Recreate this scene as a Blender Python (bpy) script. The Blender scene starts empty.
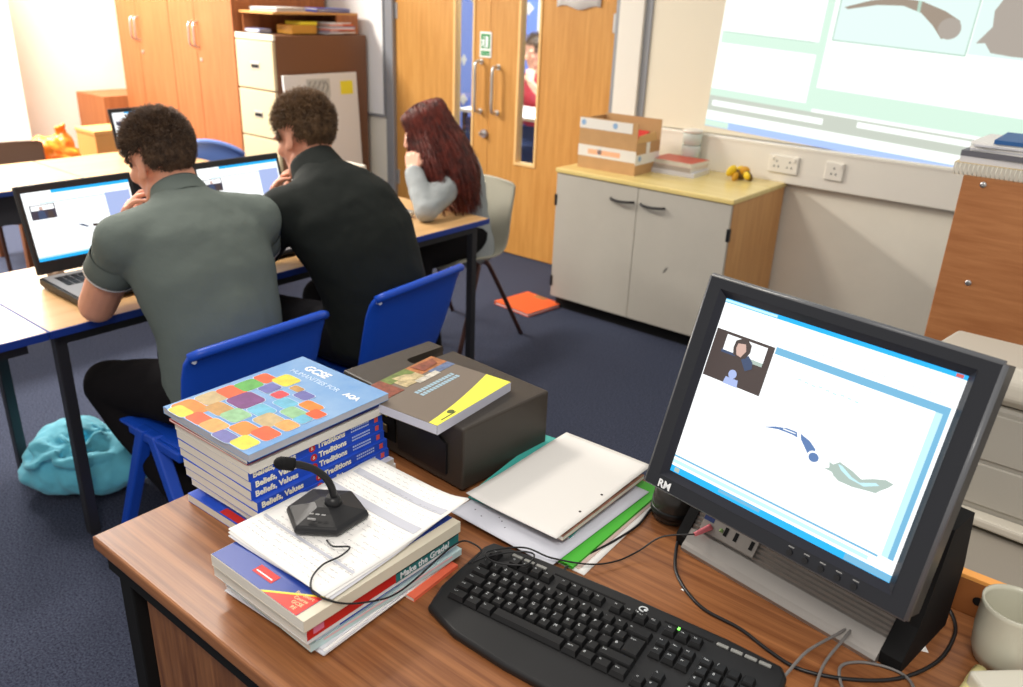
import bpy, bmesh, math, random
from mathutils import Vector, Matrix, noise
V = Vector
random.seed(7)
C = bpy.context.scene.collection
PI = math.pi

# ------------------------------------------------------------------ materials
def lin(c):
    return tuple((x/12.92 if x <= .04045 else ((x+.055)/1.055)**2.4) for x in c)
def rgb(r, g, b):
    return lin((r/255, g/255, b/255))
MATS = {}
def mat(name, col, rough=.6, metal=0., spec=.4, emit=0., var=0., scale=20., bump=0., bscale=200., stretch=None, col2=None, coat=0., sheen=0.):
    if name in MATS: return MATS[name]
    m = bpy.data.materials.new(name); m.use_nodes = True
    nt = m.node_tree; N = nt.nodes; L = nt.links
    b = N['Principled BSDF']
    b.inputs['Base Color'].default_value = (*col, 1)
    b.inputs['Roughness'].default_value = rough
    b.inputs['Metallic'].default_value = metal
    b.inputs['Specular IOR Level'].default_value = spec
    b.inputs['Coat Weight'].default_value = coat
    b.inputs['Sheen Weight'].default_value = sheen
    if emit:
        b.inputs['Emission Color'].default_value = (*col, 1)
        b.inputs['Emission Strength'].default_value = emit
        b.inputs['Base Color'].default_value = (.02, .02, .02, 1)
    tc = None
    if var or col2:
        tc = N.new('ShaderNodeTexCoord'); mp = N.new('ShaderNodeMapping')
        if stretch: mp.inputs['Scale'].default_value = stretch
        L.new(tc.outputs['Object'], mp.inputs['Vector'])
        n = N.new('ShaderNodeTexNoise'); n.inputs['Scale'].default_value = scale; n.inputs['Detail'].default_value = 5
        n.inputs['Roughness'].default_value = .65
        L.new(mp.outputs[0], n.inputs['Vector'])
        r = N.new('ShaderNodeValToRGB')
        c2 = col2 or tuple(x*(1-var) for x in col)
        r.color_ramp.elements[0].color = (*c2, 1); r.color_ramp.elements[1].color = (*col, 1)
        r.color_ramp.elements[0].position = .36; r.color_ramp.elements[1].position = .64
        L.new(n.outputs['Fac'], r.inputs[0]); L.new(r.outputs[0], b.inputs['Base Color'])
    if bump:
        if not tc: tc = N.new('ShaderNodeTexCoord')
        n2 = N.new('ShaderNodeTexNoise'); n2.inputs['Scale'].default_value = bscale; n2.inputs['Detail'].default_value = 3
        L.new(tc.outputs['Object'], n2.inputs['Vector'])
        bp = N.new('ShaderNodeBump'); bp.inputs['Strength'].default_value = bump; bp.inputs['Distance'].default_value = .01
        L.new(n2.outputs['Fac'], bp.inputs['Height']); L.new(bp.outputs[0], b.inputs['Normal'])
    MATS[name] = m
    return m

def glass_mat():
    m = bpy.data.materials.new('clear_glass'); m.use_nodes = True
    nt = m.node_tree; N = nt.nodes; L = nt.links
    N.remove(N['Principled BSDF'])
    t = N.new('ShaderNodeBsdfTransparent'); g = N.new('ShaderNodeBsdfGlossy'); g.inputs['Roughness'].default_value = .03
    t.inputs['Color'].default_value = (.93, .96, .95, 1)
    mx = N.new('ShaderNodeMixShader'); fr = N.new('ShaderNodeFresnel'); fr.inputs['IOR'].default_value = 1.3
    L.new(fr.outputs[0], mx.inputs[0]); L.new(t.outputs[0], mx.inputs[1]); L.new(g.outputs[0], mx.inputs[2])
    L.new(mx.outputs[0], N['Material Output'].inputs['Surface'])
    return m
GLASS = glass_mat()

wallM = mat('wall_paint', rgb(240, 233, 216), .75, var=.05, scale=3)
floorM = mat('blue_carpet', rgb(84, 90, 110), .95, spec=.1, col2=rgb(42, 46, 62), scale=170, bump=.5, bscale=400)
whiteTrunk = mat('white_trunking', rgb(232, 226, 214), .45)
greyFrame = mat('grey_frame', rgb(150, 152, 156), .4, metal=.3)
doorM = mat('beech_door', rgb(206, 150, 78), .45, col2=rgb(190, 132, 62), scale=6, stretch=(9, 9, .5))
doorEdge = mat('door_edge', rgb(190, 130, 62), .5)
steel = mat('brushed_steel', rgb(205, 205, 205), .3, metal=.9)
cupM = mat('beech_cupboard', rgb(172, 106, 62), .55, col2=rgb(158, 92, 50), scale=5, stretch=(7, 7, .4))
cupDark = mat('cupboard_side', rgb(172, 104, 58), .55, col2=rgb(150, 88, 48), scale=5, stretch=(7, 7, .4))
rcupM = mat('oak_back_panel', rgb(190, 128, 80), .5, col2=rgb(170, 108, 64), scale=6, stretch=(.8, 4, 9))
fileM = mat('cream_steel', rgb(206, 188, 150), .5)
brownSteel = mat('brown_steel', rgb(120, 82, 58), .45, metal=.1)
tableM = mat('maple_laminate', rgb(204, 164, 114), .38, col2=rgb(192, 150, 100), scale=5, stretch=(6, .5, 4))
blueEdge = mat('blue_edge', rgb(28, 56, 140), .4)
darkSteel = mat('dark_steel', rgb(52, 52, 56), .45, metal=.3)
deskM = mat('teak_laminate', rgb(158, 104, 64), .33, col2=rgb(112, 66, 38), scale=5, stretch=(.4, 15, 8), spec=.45)
deskV = mat('teak_laminate_panel', rgb(146, 96, 58), .4, col2=rgb(104, 62, 34), scale=5, stretch=(11, 11, .8))
deskEdge = mat('desk_edge', rgb(150, 92, 48), .4)
black = mat('black_plastic', rgb(26, 26, 28), .38)
blackMatte = mat('black_matte', rgb(18, 18, 19), .75, spec=.2)
caseM = mat('black_case', rgb(58, 52, 46), .42, bump=.15, bscale=700)
keyM = mat('key_plastic', rgb(20, 20, 21), .36)
keyBody = mat('keyboard_plastic', rgb(27, 27, 28), .42)
bezelM = mat('monitor_bezel', rgb(32, 34, 40), .3)
bezelDark = mat('monitor_inner_bezel', rgb(26, 28, 38), .3)
silverM = mat('silver_plastic', rgb(160, 155, 150), .36, metal=.55)
whiteP = mat('white_paper', rgb(240, 238, 234), .8)
paper2 = mat('grey_white_paper', rgb(214, 214, 220), .8)
pagesM = mat('book_pages', rgb(228, 222, 210), .85, var=.14, scale=60, stretch=(.4, .4, 30))
blueChair = mat('blue_polyprop', rgb(24, 78, 196), .36, bump=.06, bscale=500)
paleBlueChair = mat('light_blue_polyprop', rgb(124, 158, 236), .4)
greyChair = mat('grey_polyprop', rgb(168, 164, 148), .5)
brownChair = mat('brown_polyprop', rgb(112, 84, 66), .55)
legBrown = mat('chair_leg_steel', rgb(74, 44, 38), .4, metal=.3)
cream = mat('cream_plastic', rgb(226, 216, 192), .4)
printerM = mat('printer_plastic', rgb(206, 200, 186), .45)
printerD = mat('printer_plastic_shade', rgb(178, 174, 164), .5)
greyStand = mat('grey_laminate', rgb(150, 143, 132), .5)
ceramic = mat('mug_ceramic', rgb(198, 196, 178), .25)
skinM = mat('skin', rgb(226, 162, 134), .5, spec=.35, var=.08, scale=18)
skinPale = mat('skin_fair', rgb(232, 176, 150), .5, spec=.35, var=.06, scale=18)
cardM = mat('cardboard', rgb(190, 148, 100), .8, var=.1, scale=8)
cardIn = mat('cardboard_inside', rgb(206, 164, 106), .8)
tapeM = mat('white_tape', rgb(226, 222, 214), .35)
green = mat('green', rgb(60, 160, 50), .5)
red = mat('red', rgb(200, 44, 40), .5)
blueCover = mat('blue_cover', rgb(40, 82, 196), .32)
navy = mat('navy', rgb(34, 52, 106), .4)
teal = mat('teal', rgb(58, 140, 140), .45)
yellow = mat('yellow', rgb(240, 226, 60), .45)
orange = mat('orange', rgb(244, 104, 52), .5)
ink = mat('pencil_ink', rgb(158, 158, 166), .8)
greyInk = mat('printed_grey', rgb(188, 190, 200), .8)
whiteInk = mat('white_print', rgb(236, 238, 240), .5)

# ------------------------------------------------------------------ helpers
def tag(o, label=None, cat=None, group=None, kind=None):
    if label: o['label'] = label
    if cat: o['category'] = cat
    if group: o['group'] = group
    if kind: o['kind'] = kind
    return o
def thing(name, label, cat, loc=(0, 0, 0), rz=0., group=None):
    o = bpy.data.objects.new(name, None); C.objects.link(o)
    o.location = loc; o.rotation_euler = (0, 0, rz); o.empty_display_size = .05
    return tag(o, label, cat, group)
def ortho(d):
    d = V(d).normalized()
    a = V((0, 0, 1)) if abs(d.z) < .9 else V((1, 0, 0))
    s = d.cross(a).normalized()
    return s, s.cross(d).normalized()
def smooth_path(pts, n=8):
    pts = [V(p) for p in pts]; out = []
    for i in range(len(pts)-1):
        p0 = pts[max(i-1, 0)]; p1 = pts[i]; p2 = pts[i+1]; p3 = pts[min(i+2, len(pts)-1)]
        for k in range(n):
            t = k/n
            out.append(.5*((2*p1)+(p2-p0)*t+(2*p0-5*p1+4*p2-p3)*t*t+(3*p1-p0-3*p2+p3)*t**3))
    out.append(pts[-1]); return out
class MB:
    def __init__(s): s.bm = bmesh.new()
    def _mi(s, faces, mi):
        for f in faces: f.material_index = mi
    def box(s, c, size, bev=0., mi=0, M=None, seg=2):
        t = bmesh.new(); bmesh.ops.create_cube(t, size=1)
        for v in t.verts: v.co = V((v.co.x*size[0], v.co.y*size[1], v.co.z*size[2]))
        if bev:
            bmesh.ops.bevel(t, geom=t.edges[:], offset=bev, segments=seg, affect='EDGES', profile=.5)
        T = Matrix.Translation(V(c)) @ (M.to_4x4() if M else Matrix())
        s.add(t, T, mi); return s
    def b6(s, x0, x1, y0, y1, z0, z1, bev=0., mi=0):
        return s.box(((x0+x1)/2, (y0+y1)/2, (z0+z1)/2), (x1-x0, y1-y0, z1-z0), bev, mi)
    def add(s, t, T=None, mi=None):
        vs = {}
        for v in t.verts: vs[v] = s.bm.verts.new(T @ v.co if T else v.co)
        for f in t.faces:
            try:
                nf = s.bm.faces.new([vs[v] for v in f.verts]); nf.material_index = f.material_index if mi is None else mi; nf.smooth = f.smooth
            except ValueError: pass
        t.free()
    def rings(s, rings, mi=0, caps=True, smooth=True, closed=True):
        R = [[s.bm.verts.new(p) for p in r] for r in rings]
        n = len(R[0])
        for a, b in zip(R[:-1], R[1:]):
            for i in range(n if closed else n-1):
                j = (i+1) % n
                f = s.bm.faces.new((a[i], a[j], b[j], b[i])); f.material_index = mi; f.smooth = smooth
        if caps and closed:
            for r, rev in ((R[0], True), (R[-1], False)):
                f = s.bm.faces.new(r[::-1] if rev else r); f.material_index = mi
        return s
    def tube(s, path, r, n=8, mi=0, r1=None):
        P = [V(p) for p in path]; u = None; out = []
        for i, p in enumerate(P):
            d = (P[min(i+1, len(P)-1)]-P[max(i-1, 0)]).normalized()
            if u is None: u, w = ortho(d)
            u = (u-d*u.dot(d)).normalized(); w = d.cross(u)
            rr = r if r1 is None else r+(r1-r)*i/max(1, len(P)-1)
            out.append([p+(u*math.cos(a)+w*math.sin(a))*rr for a in [2*PI*k/n for k in range(n)]])
        return s.rings(out, mi)
    def cyl(s, p0, p1, r, r1=None, n=20, mi=0):
        return s.tube([p0, p1], r, n, mi, r1)
    def lathe(s, prof, c=(0, 0, 0), n=28, mi=0):
        return s.rings([[V((c[0]+r*math.cos(2*PI*k/n), c[1]+r*math.sin(2*PI*k/n), c[2]+z)) for k in range(n)] for r, z in prof], mi)
    def prism(s, poly, h0, h1, plane='xy', off=0., mi=0, M=None, smooth=False):
        def P(a, b, h):
            p = {'xy': V((a, b, h)), 'xz': V((a, h, b)), 'yz': V((h, a, b))}[plane]
            return M @ p if M else p
        A = [s.bm.verts.new(P(a, b, h0)) for a, b in poly]; B = [s.bm.verts.new(P(a, b, h1)) for a, b in poly]
        n = len(poly)
        fs = [s.bm.faces.new(A[::-1]), s.bm.faces.new(B)]
        for i in range(n):
            f = s.bm.faces.new((A[i], A[(i+1) % n], B[(i+1) % n], B[i])); f.smooth = smooth; fs.append(f)
        for f in fs: f.material_index = mi
        return s
    def quad(s, pts, mi=0):
        f = s.bm.faces.new([s.bm.verts.new(V(p)) for p in pts]); f.material_index = mi; return s
    def sphere(s, c, r, M=None, mi=0, u=20, v=14):
        t = bmesh.new(); bmesh.ops.create_uvsphere(t, u_segments=u, v_segments=v, radius=1)
        r = (r, r, r) if isinstance(r, (int, float)) else r
        for w in t.verts: w.co = V((w.co.x*r[0], w.co.y*r[1], w.co.z*r[2]))
        for f in t.faces: f.smooth = True
        s.add(t, Matrix.Translation(V(c)) @ (M.to_4x4() if M else Matrix()), mi); return s
    def cap(s, p0, r0, p1, r1, n=16, mi=0):
        p0 = V(p0); p1 = V(p1); d = (p1-p0).normalized(); u, w = ortho(d); out = []
        for k in range(1, 6):
            a = PI/2*k/5; out.append((p0-d*r0*math.cos(a), r0*math.sin(a)))
        for k in range(4, 0, -1):
            pass
        for k in range(5, 0, -1):
            a = PI/2*k/5; out.append((p1+d*r1*math.cos(a), r1*math.sin(a)))
        return s.rings([[c+(u*math.cos(2*PI*k/n)+w*math.sin(2*PI*k/n))*max(r, .0005) for k in range(n)] for c, r in out], mi)
    def loft(s, secs, side, n=24, mi=0):
        out = []; P = [V(x[0]) for x in secs]; side = V(side).normalized()
        for i, (c, rs, rd) in enumerate(secs):
            d = (P[min(i+1, len(P)-1)]-P[max(i-1, 0)]).normalized()
            sd = (side-d*side.dot(d)).normalized(); f = d.cross(sd)
            def ring(c, k): return [V(c)+(sd*math.cos(2*PI*j/n)*rs*k+f*math.sin(2*PI*j/n)*rd*k) for j in range(n)]
            if i == 0: out += [ring(V(c)-d*rd*.5, .45), ring(V(c)-d*rd*.3, .8)]
            out.append(ring(c, 1))
            if i == len(secs)-1: out += [ring(V(c)+d*rd*.3, .8), ring(V(c)+d*rd*.5, .45)]
        return s.rings(out, mi)
    def mesh(s, name):
        bmesh.ops.recalc_face_normals(s.bm, faces=s.bm.faces[:])
        me = bpy.data.meshes.new(name); s.bm.to_mesh(me); s.bm.free(); return me
    def build(s, name, mats, parent=None, off=None, smooth=None):
        me = s.mesh(name)
        for m in (mats if isinstance(mats, (list, tuple)) else [mats]): me.materials.append(m)
        if off is not None: me.transform(Matrix.Translation(-V(off)))
        if smooth is not None:
            for p in me.polygons: p.use_smooth = smooth
        o = bpy.data.objects.new(name, me); C.objects.link(o)
        if parent: o.parent = parent
        return o
def struct(name, mb, m):
    return tag(mb.build(name, m), kind='structure')
def bake(o, mods):
    for kind, kw in mods:
        md = o.modifiers.new(kind, kind)
        for k, v in kw.items(): setattr(md, k, v)
    dg = bpy.context.evaluated_depsgraph_get(); dg.update()
    me = bpy.data.meshes.new_from_object(o.evaluated_get(dg))
    o.modifiers.clear(); o.data = me
    return o
def clouds(name, size):
    t = bpy.data.textures.get(name) or bpy.data.textures.new(name, 'CLOUDS'); t.noise_scale = size; return t
def fuse(name, mb, voxel, it, m, parent, off, disp=None):
    me = mb.mesh(name); me.materials.append(m)
    o = bpy.data.objects.new(name, me); C.objects.link(o)
    mods = [('REMESH', dict(mode='VOXEL', voxel_size=voxel)), ('SMOOTH', dict(iterations=it, factor=.5))]
    if disp: mods.append(('DISPLACE', dict(texture=clouds('clouds_%g' % disp[0], disp[0]), strength=disp[1], mid_level=.5)))
    bake(o, mods)
    if not o.data.materials: o.data.materials.append(m)
    for p in o.data.polygons: p.use_smooth = True; p.material_index = 0
    o.data.transform(Matrix.Translation(-V(off)))
    o.parent = parent
    return o
def text(name, s, size, m, parent, M, align='LEFT', bold=0., ext=.0003):
    cu = bpy.data.curves.new(name, 'FONT'); cu.body = s; cu.size = size; cu.align_x = align; cu.extrude = ext; cu.offset = bold; cu.resolution_u = 3
    t = bpy.data.objects.new(name, cu); C.objects.link(t)
    dg = bpy.context.evaluated_depsgraph_get(); dg.update()
    me = bpy.data.meshes.new_from_object(t.evaluated_get(dg))
    bpy.data.objects.remove(t); me.transform(M)
    me.materials.clear(); me.materials.append(m)
    o = bpy.data.objects.new(name, me); C.objects.link(o)
    if parent: o.parent = parent
    return o
def frame(o, x, y):
    """matrix with text x axis x, text up axis y at o"""
    x = V(x).normalized(); y = V(y).normalized(); z = x.cross(y)
    M = Matrix((x, y, z)).transposed().to_4x4(); M.translation = V(o); return M
def copy_tree(o, parent=None):
    c = o.copy(); C.objects.link(c)
    if parent: c.parent = parent
    for ch in list(o.children): copy_tree(ch, c)
    return c

# ------------------------------------------------------------------ camera
F, PITCH, ROLL, YAW, H = 830.378, .394693, -.040793, -.667485, 1.56
fw = V((math.sin(YAW)*math.cos(PITCH), math.cos(YAW)*math.cos(PITCH), -math.sin(PITCH)))
rt = V((math.cos(YAW), -math.sin(YAW), 0)); dn = fw.cross(rt)
r2 = rt*math.cos(ROLL)+dn*math.sin(ROLL); d2 = -rt*math.sin(ROLL)+dn*math.cos(ROLL)
cam = bpy.data.cameras.new('camera'); co = bpy.data.objects.new('camera', cam); C.objects.link(co)
Mc = Matrix((r2, -d2, -fw)).transposed().to_4x4(); Mc.translation = V((0, 0, H)); co.matrix_world = Mc
cam.sensor_width = 36; cam.lens = F/1023*36; cam.clip_start = .05
cam.dof.use_dof = True; cam.dof.focus_distance = 1.35; cam.dof.aperture_fstop = 5.0
bpy.context.scene.camera = co

# ------------------------------------------------------------------ room
WY = 4.11
LX = -7.0
mb = MB(); mb.b6(LX-.1, 2.2, -2.2, 6.6, -.06, 0); struct('floor', mb, floorM)
# back wall with the doorway cut out
mb = MB(); mb.b6(LX, -4.36, WY, WY+.14, 0, 2.7); mb.b6(-2.58, 2.2, WY, WY+.14, 0, 2.7); mb.b6(-4.36, -2.58, WY, WY+.14, 2.1, 2.7)
struct('wall_back', mb, wallM)
mb = MB(); mb.b6(LX-.12, LX, -2.2, WY+.14, 0, 2.7); struct('wall_left', mb, wallM)
mb = MB(); mb.b6(LX, LX+.42, 1.75, 2.6, 0, 2.7); struct('wall_pier', mb, wallM)
# door frame
mb = MB(); mb.b6(-4.42, -4.345, WY-.02, WY+.14, 0, 2.16, .004); mb.b6(-2.605, -2.56, WY-.012, WY+.14, 0, 2.16, .004); mb.b6(-4.42, -2.56, WY-.02, WY+.14, 2.10, 2.17, .004)
struct('trim_1', mb, greyFrame)
def door(n, x0, x1, px0, px1, pz0, hx, hz0, hz1, hinge_x):
    y0, y1 = WY+.01, WY+.054
    mb = MB(); mb.b6(x0, px0, y0, y1, .008, 2.09); mb.b6(px1, x1, y0, y1, .008, 2.09)
    mb.b6(px0, px1, y0, y1, .008, pz0); mb.b6(px0, px1, y0, y1, 1.95, 2.09)
    d = struct('door_%d' % n, mb, doorM)
    mb = MB()
    for a, b in ((px0-.012, px0+.004), (px1-.004, px1+.012)): mb.b6(a, b, y0-.007, y1+.007, pz0-.012, 1.962, .002)
    for a, b in ((pz0-.012, pz0+.004), (1.946, 1.962)): mb.b6(px0, px1, y0-.0065, y1+.0065, a, b, .002)
    mb.build('glazing_bead', mat('pale_bead', rgb(238, 196, 130), .4), d)
    mb = MB(); mb.b6(px0+.002, px1-.002, y0+.018, y0+.024, pz0, 1.95); mb.build('glass_pane', GLASS, d)
    mb = MB(); mb.tube(smooth_path([(hx, y0, hz0+.01), (hx, y0-.045, hz0+.012), (hx, y0-.058, hz0+.05), (hx, y0-.058, (hz0+hz1)/2), (hx, y0-.058, hz1-.05), (hx, y0-.045, hz1-.012), (hx, y0, hz1-.01)], 6), .0105, 10)
    for z in (hz0+.01, hz1-.01): mb.cyl((hx, y0, z), (hx, y0-.006, z), .017)
    mb.build('door_handle', steel, d)
    for z in (.35, 1.45): MB().b6(hinge_x-.012, hinge_x+.012, y0-.006, y0+.003, z-.05, z+.05, .003).build('hinge', steel, d)
    return d
d1 = door(1, -4.345, -3.512, -3.80, -3.645, .60, -3.577, .875, 1.195, -4.333)
d2_ = door(2, -3.508, -2.607, -3.275, -3.128, .60, -3.437, .878, 1.172, -2.618)
mb = MB(); mb.cyl((-3.535, WY+.01, .75), (-3.535, WY-.008, .75), .026); mb.cyl((-3.535, WY-.006, .75), (-3.535, WY-.028, .75), .012, mi=0); mb.b6(-3.5385, -3.5315, WY-.045, WY-.024, .738, .762, .002)
mb.build('lock', steel, d1)
# signs on the doors
t = thing('exit_sign', 'small green and white fire exit sign on the left door above the handle', 'sign', (-3.542, WY+.009, 1.285))
mb = MB(); mb.b6(-.047, .047, -.004, .0005, -.075, .075, .002); mb.build('plate', whiteP, t)
sg = mat('sign_green', rgb(20, 140, 70), .4)
mb = MB(); mb.b6(-.036, .036, -.0055, -.0035, -.022, .062); mb.b6(-.036, .036, -.0055, -.0035, -.064, -.036); mb.build('green_field', sg, t)
mb = MB()
mb.prism([(.002, .05), (.022, .05), (.022, -.016), (.002, -.016)], -.0065, -.0052, 'xz')
mb.prism([(-.03, .028), (-.012, .034), (-.004, .02), (-.012, .004), (-.002, -.014), (-.01, -.018), (-.02, .0), (-.03, -.014), (-.034, -.01), (-.024, .008), (-.022, .02), (-.032, .02)], -.0065, -.0052, 'xz')
mb.sphere((-.012, -.0058, .044), (.0055, .0012, .0055)); mb.build('running_figure', whiteInk, t)
text('lettering', 'Push bar to open', .0105, whiteInk, t, frame((-.034, -.0058, -.054), (1, 0, 0), (0, 0, 1)))
t = thing('paper_notice', 'blank-looking white paper notice stuck high on the right door', 'notice', (-2.865, WY+.008, 1.62))
mb = MB(); rows = []
for i in range(9):
    x = -.15+.3*i/8
    rows.append([V((x, -.001-.004*abs(math.sin(i*1.3)), .14)), V((x, -.002-.006*abs(math.sin(i*.9)), -.10+.012*math.sin(i*1.1)))])
mb.rings(rows, closed=False); o = mb.build('sheet', whiteP, t); bake(o, [('SOLIDIFY', dict(thickness=.0006, offset=0))])
# room beyond the doors
mb = MB(); mb.b6(-6.3, -1.2, 6.3, 6.4, 0, 2.7); struct('wall_beyond_doors', mb, mat('far_blue_wall', rgb(120, 150, 240), .7))
t = thing('classroom_display', 'white bordered paper display on the blue wall beyond the doors', 'display', (-4.3, 6.2985, 1.2))
mb = MB()
rnd = random.Random(3)
for i in range(34):
    x = -1.5+i*.11; mb.prism([(x-.018, -.8), (x+.018, -.8), (x+.03, 1.0), (x+.006, 1.0)], -.004, 0, 'xz') if i % 3 == 0 else None
    for k in range(3):
        z = -.6+rnd.random()*1.5; w = .03+rnd.random()*.03
        mb.prism([(x, z+.05), (x+w, z), (x, z-.06), (x-w, z)], -.006, -.001, 'xz')
mb.build('paper_shapes', whiteP, t)
t = thing('far_table', 'white-topped table seen through the glass of the right door', 'table', (-4.05, 5.25, 0))
mb = MB(); mb.b6(-.5, .5, -.28, .28, .72, .745, .004); mb.build('table_top', whiteP, t)
for sx in (-.46, .46):
    for sy in (-.24, .24): MB().b6(sx-.015, sx+.015, sy-.015, sy+.015, 0, .72).build('leg', darkSteel, t)
mb = MB(); mb.b6(-.46, .46, -.25, -.235, .25, .68); mb.build('modesty_panel', navy, t)

# trunking, post, whiteboard, sockets
mb = MB(); mb.b6(-2.40, 1.2, WY-.055, WY, .76, .945, .004); mb.b6(-2.40, 1.2, WY-.058, WY-.05, .928, .938); struct('trim_2', mb, whiteTrunk)
mb = MB(); mb.b6(-2.56, -2.41, WY-.05, WY, 0, 2.7, .004); struct('trim_3', mb, whiteTrunk)
t = thing('wall_whiteboard', 'large grey-framed whiteboard carrying the projected picture', 'whiteboard', (-.9, WY, 1.6))
mb = MB(); mb.b6(-1.47, 1.7, -.02, -.004, -.65, .55); mb.build('board_surface', mat('whiteboard_white', rgb(232, 222, 200), .3), t)
mb = MB()
mb.b6(-1.515, -1.47, -.03, 0, -.654, .59, .003); mb.b6(1.7, 1.73, -.03, 0, -.654, .59, .003); mb.b6(-1.515, 1.73, -.03, 0, .55, .59, .003)
mb.build('board_frame', greyFrame, t)
def socket(label, x, z, w, n):
    t = thing('wall_socket', label, 'socket', (x, WY-.055, z))
    mb = MB(); mb.b6(-w/2, w/2, -.012, 0, -.043, .043, .004); mb.build('face_plate', whiteTrunk, t)
    mb = MB()
    for k in range(n):
        cx = (k-(n-1)/2)*.066
        for dx, dz in ((0, .014), (-.011, -.012), (.011, -.012)): mb.b6(cx+dx-.003, cx+dx+.003, -.0128, -.011, dz-.004, dz+.004)
    mb.build('socket_hole', blackMatte, t)
    for k in range(n):
        cx = (k-(n-1)/2)*.066; sw = (-.022 if k == 0 else .022) if n > 1 else .028
        MB().b6(cx+sw-.006, cx+sw+.006, -.0165, -.011, .016, .034, .002).build('switch', whiteTrunk, t)
socket('double white wall socket on the trunking below the projection', -1.535, .852, .15, 2)
socket('single white wall socket to the right of the double one', -1.285, .855, .088, 1)

# projected picture, thin luminous layer lying on the board
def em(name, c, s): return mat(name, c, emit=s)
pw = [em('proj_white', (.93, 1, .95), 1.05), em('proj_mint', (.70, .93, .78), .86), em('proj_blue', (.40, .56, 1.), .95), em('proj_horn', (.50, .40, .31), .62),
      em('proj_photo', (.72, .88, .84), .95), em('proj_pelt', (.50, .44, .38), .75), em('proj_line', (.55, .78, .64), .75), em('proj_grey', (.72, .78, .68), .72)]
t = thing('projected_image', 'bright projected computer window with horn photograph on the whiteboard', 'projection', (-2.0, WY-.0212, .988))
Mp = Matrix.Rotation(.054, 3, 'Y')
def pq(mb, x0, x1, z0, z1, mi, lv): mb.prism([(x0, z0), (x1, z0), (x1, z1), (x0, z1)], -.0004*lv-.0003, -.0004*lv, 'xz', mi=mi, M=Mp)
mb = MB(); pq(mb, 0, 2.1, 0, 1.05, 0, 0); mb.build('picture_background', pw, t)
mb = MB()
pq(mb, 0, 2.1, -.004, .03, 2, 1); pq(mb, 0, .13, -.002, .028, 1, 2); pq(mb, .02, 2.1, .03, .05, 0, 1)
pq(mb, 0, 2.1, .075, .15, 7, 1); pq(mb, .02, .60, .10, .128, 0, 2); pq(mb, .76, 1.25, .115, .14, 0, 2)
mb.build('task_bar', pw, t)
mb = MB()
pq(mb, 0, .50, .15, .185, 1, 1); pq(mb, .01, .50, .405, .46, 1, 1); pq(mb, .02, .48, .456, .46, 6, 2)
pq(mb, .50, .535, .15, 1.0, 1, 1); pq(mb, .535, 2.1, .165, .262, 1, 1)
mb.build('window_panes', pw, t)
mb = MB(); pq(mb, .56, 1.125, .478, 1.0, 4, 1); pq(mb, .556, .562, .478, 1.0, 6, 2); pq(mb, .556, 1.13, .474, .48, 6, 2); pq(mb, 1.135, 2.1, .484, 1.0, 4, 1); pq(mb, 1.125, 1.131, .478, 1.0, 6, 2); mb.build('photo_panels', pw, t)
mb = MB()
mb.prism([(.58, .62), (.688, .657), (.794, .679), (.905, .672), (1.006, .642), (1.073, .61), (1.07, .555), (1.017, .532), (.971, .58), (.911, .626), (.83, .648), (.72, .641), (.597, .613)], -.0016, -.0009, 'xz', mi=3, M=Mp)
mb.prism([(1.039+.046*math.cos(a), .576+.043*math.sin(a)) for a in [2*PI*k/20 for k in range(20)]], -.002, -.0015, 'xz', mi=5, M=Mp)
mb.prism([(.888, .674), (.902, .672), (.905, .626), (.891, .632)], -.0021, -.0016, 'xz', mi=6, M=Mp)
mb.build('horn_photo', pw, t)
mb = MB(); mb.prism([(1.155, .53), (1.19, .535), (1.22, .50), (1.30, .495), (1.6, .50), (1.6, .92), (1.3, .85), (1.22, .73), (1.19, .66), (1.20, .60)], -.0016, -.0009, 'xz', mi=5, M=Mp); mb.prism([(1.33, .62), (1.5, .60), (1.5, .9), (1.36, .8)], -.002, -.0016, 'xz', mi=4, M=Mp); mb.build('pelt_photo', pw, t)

# whiteboard beside the doors
t = thing('side_whiteboard', 'tall white board on the wall between filing cabinet and doors', 'whiteboard', (-4.75, WY, 1.3))
mb = MB(); mb.b6(-.32, .31, -.018, 0, -.53, .6); mb.build('board_surface', mat('bright_board', rgb(244, 242, 238), .35), t)
mb = MB(); mb.b6(.31, .325, -.024, 0, -.545, .6, .002); mb.b6(-.335, -.32, -.024, 0, -.545, .6, .002); mb.b6(-.32, .31, -.024, 0, -.545, -.53, .002); mb.build('board_frame', greyFrame, t)

# ------------------------------------------------------------------ tall cupboards
def cupboard(label, x0, x1, split, hinge):
    t = thing('tall_cupboard', label, 'cupboard', ((x0+x1)/2, 3.3, 0), 0, 'tall beech cupboards')
    w = (x1-x0)/2
    mb = MB(); mb.b6(-w, -w+.018, .02, .75, .05, 1.95); mb.b6(w-.018, w, .02, .75, .05, 1.95); mb.b6(-w+.018, w-.018, .02, .75, 1.93, 1.95); mb.b6(-w+.018, w-.018, .02, .75, .05, .07); mb.b6(-w+.018, w-.018, .73, .75, .07, 1.93); mb.build('carcass', cupDark, t)
    mb = MB(); mb.b6(-w+.01, w-.01, .04, .74, 0, .05); mb.build('plinth', blackMatte, t)
    s = split-(x0+x1)/2
    for a, b, hx in ((-w+.001, s-.0025, s-.03), (s+.0025, w-.001, s+.03)):
        d = MB().b6(a, b, 0, .019, .055, 1.945, .001).build('door', cupM, t)
        mb = MB(); mb.tube(smooth_path([(hx, 0, 1.17), (hx, -.03, 1.185), (hx+.004, -.036, 1.25), (hx, -.03, 1.315), (hx, 0, 1.33)], 6), .006, 8); mb.build('handle', steel, d)
    mb = MB(); mb.cyl((s+.045, 0, 1.09), (s+.045, -.006, 1.09), .011); mb.build('lock', steel, t)
    return t
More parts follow.
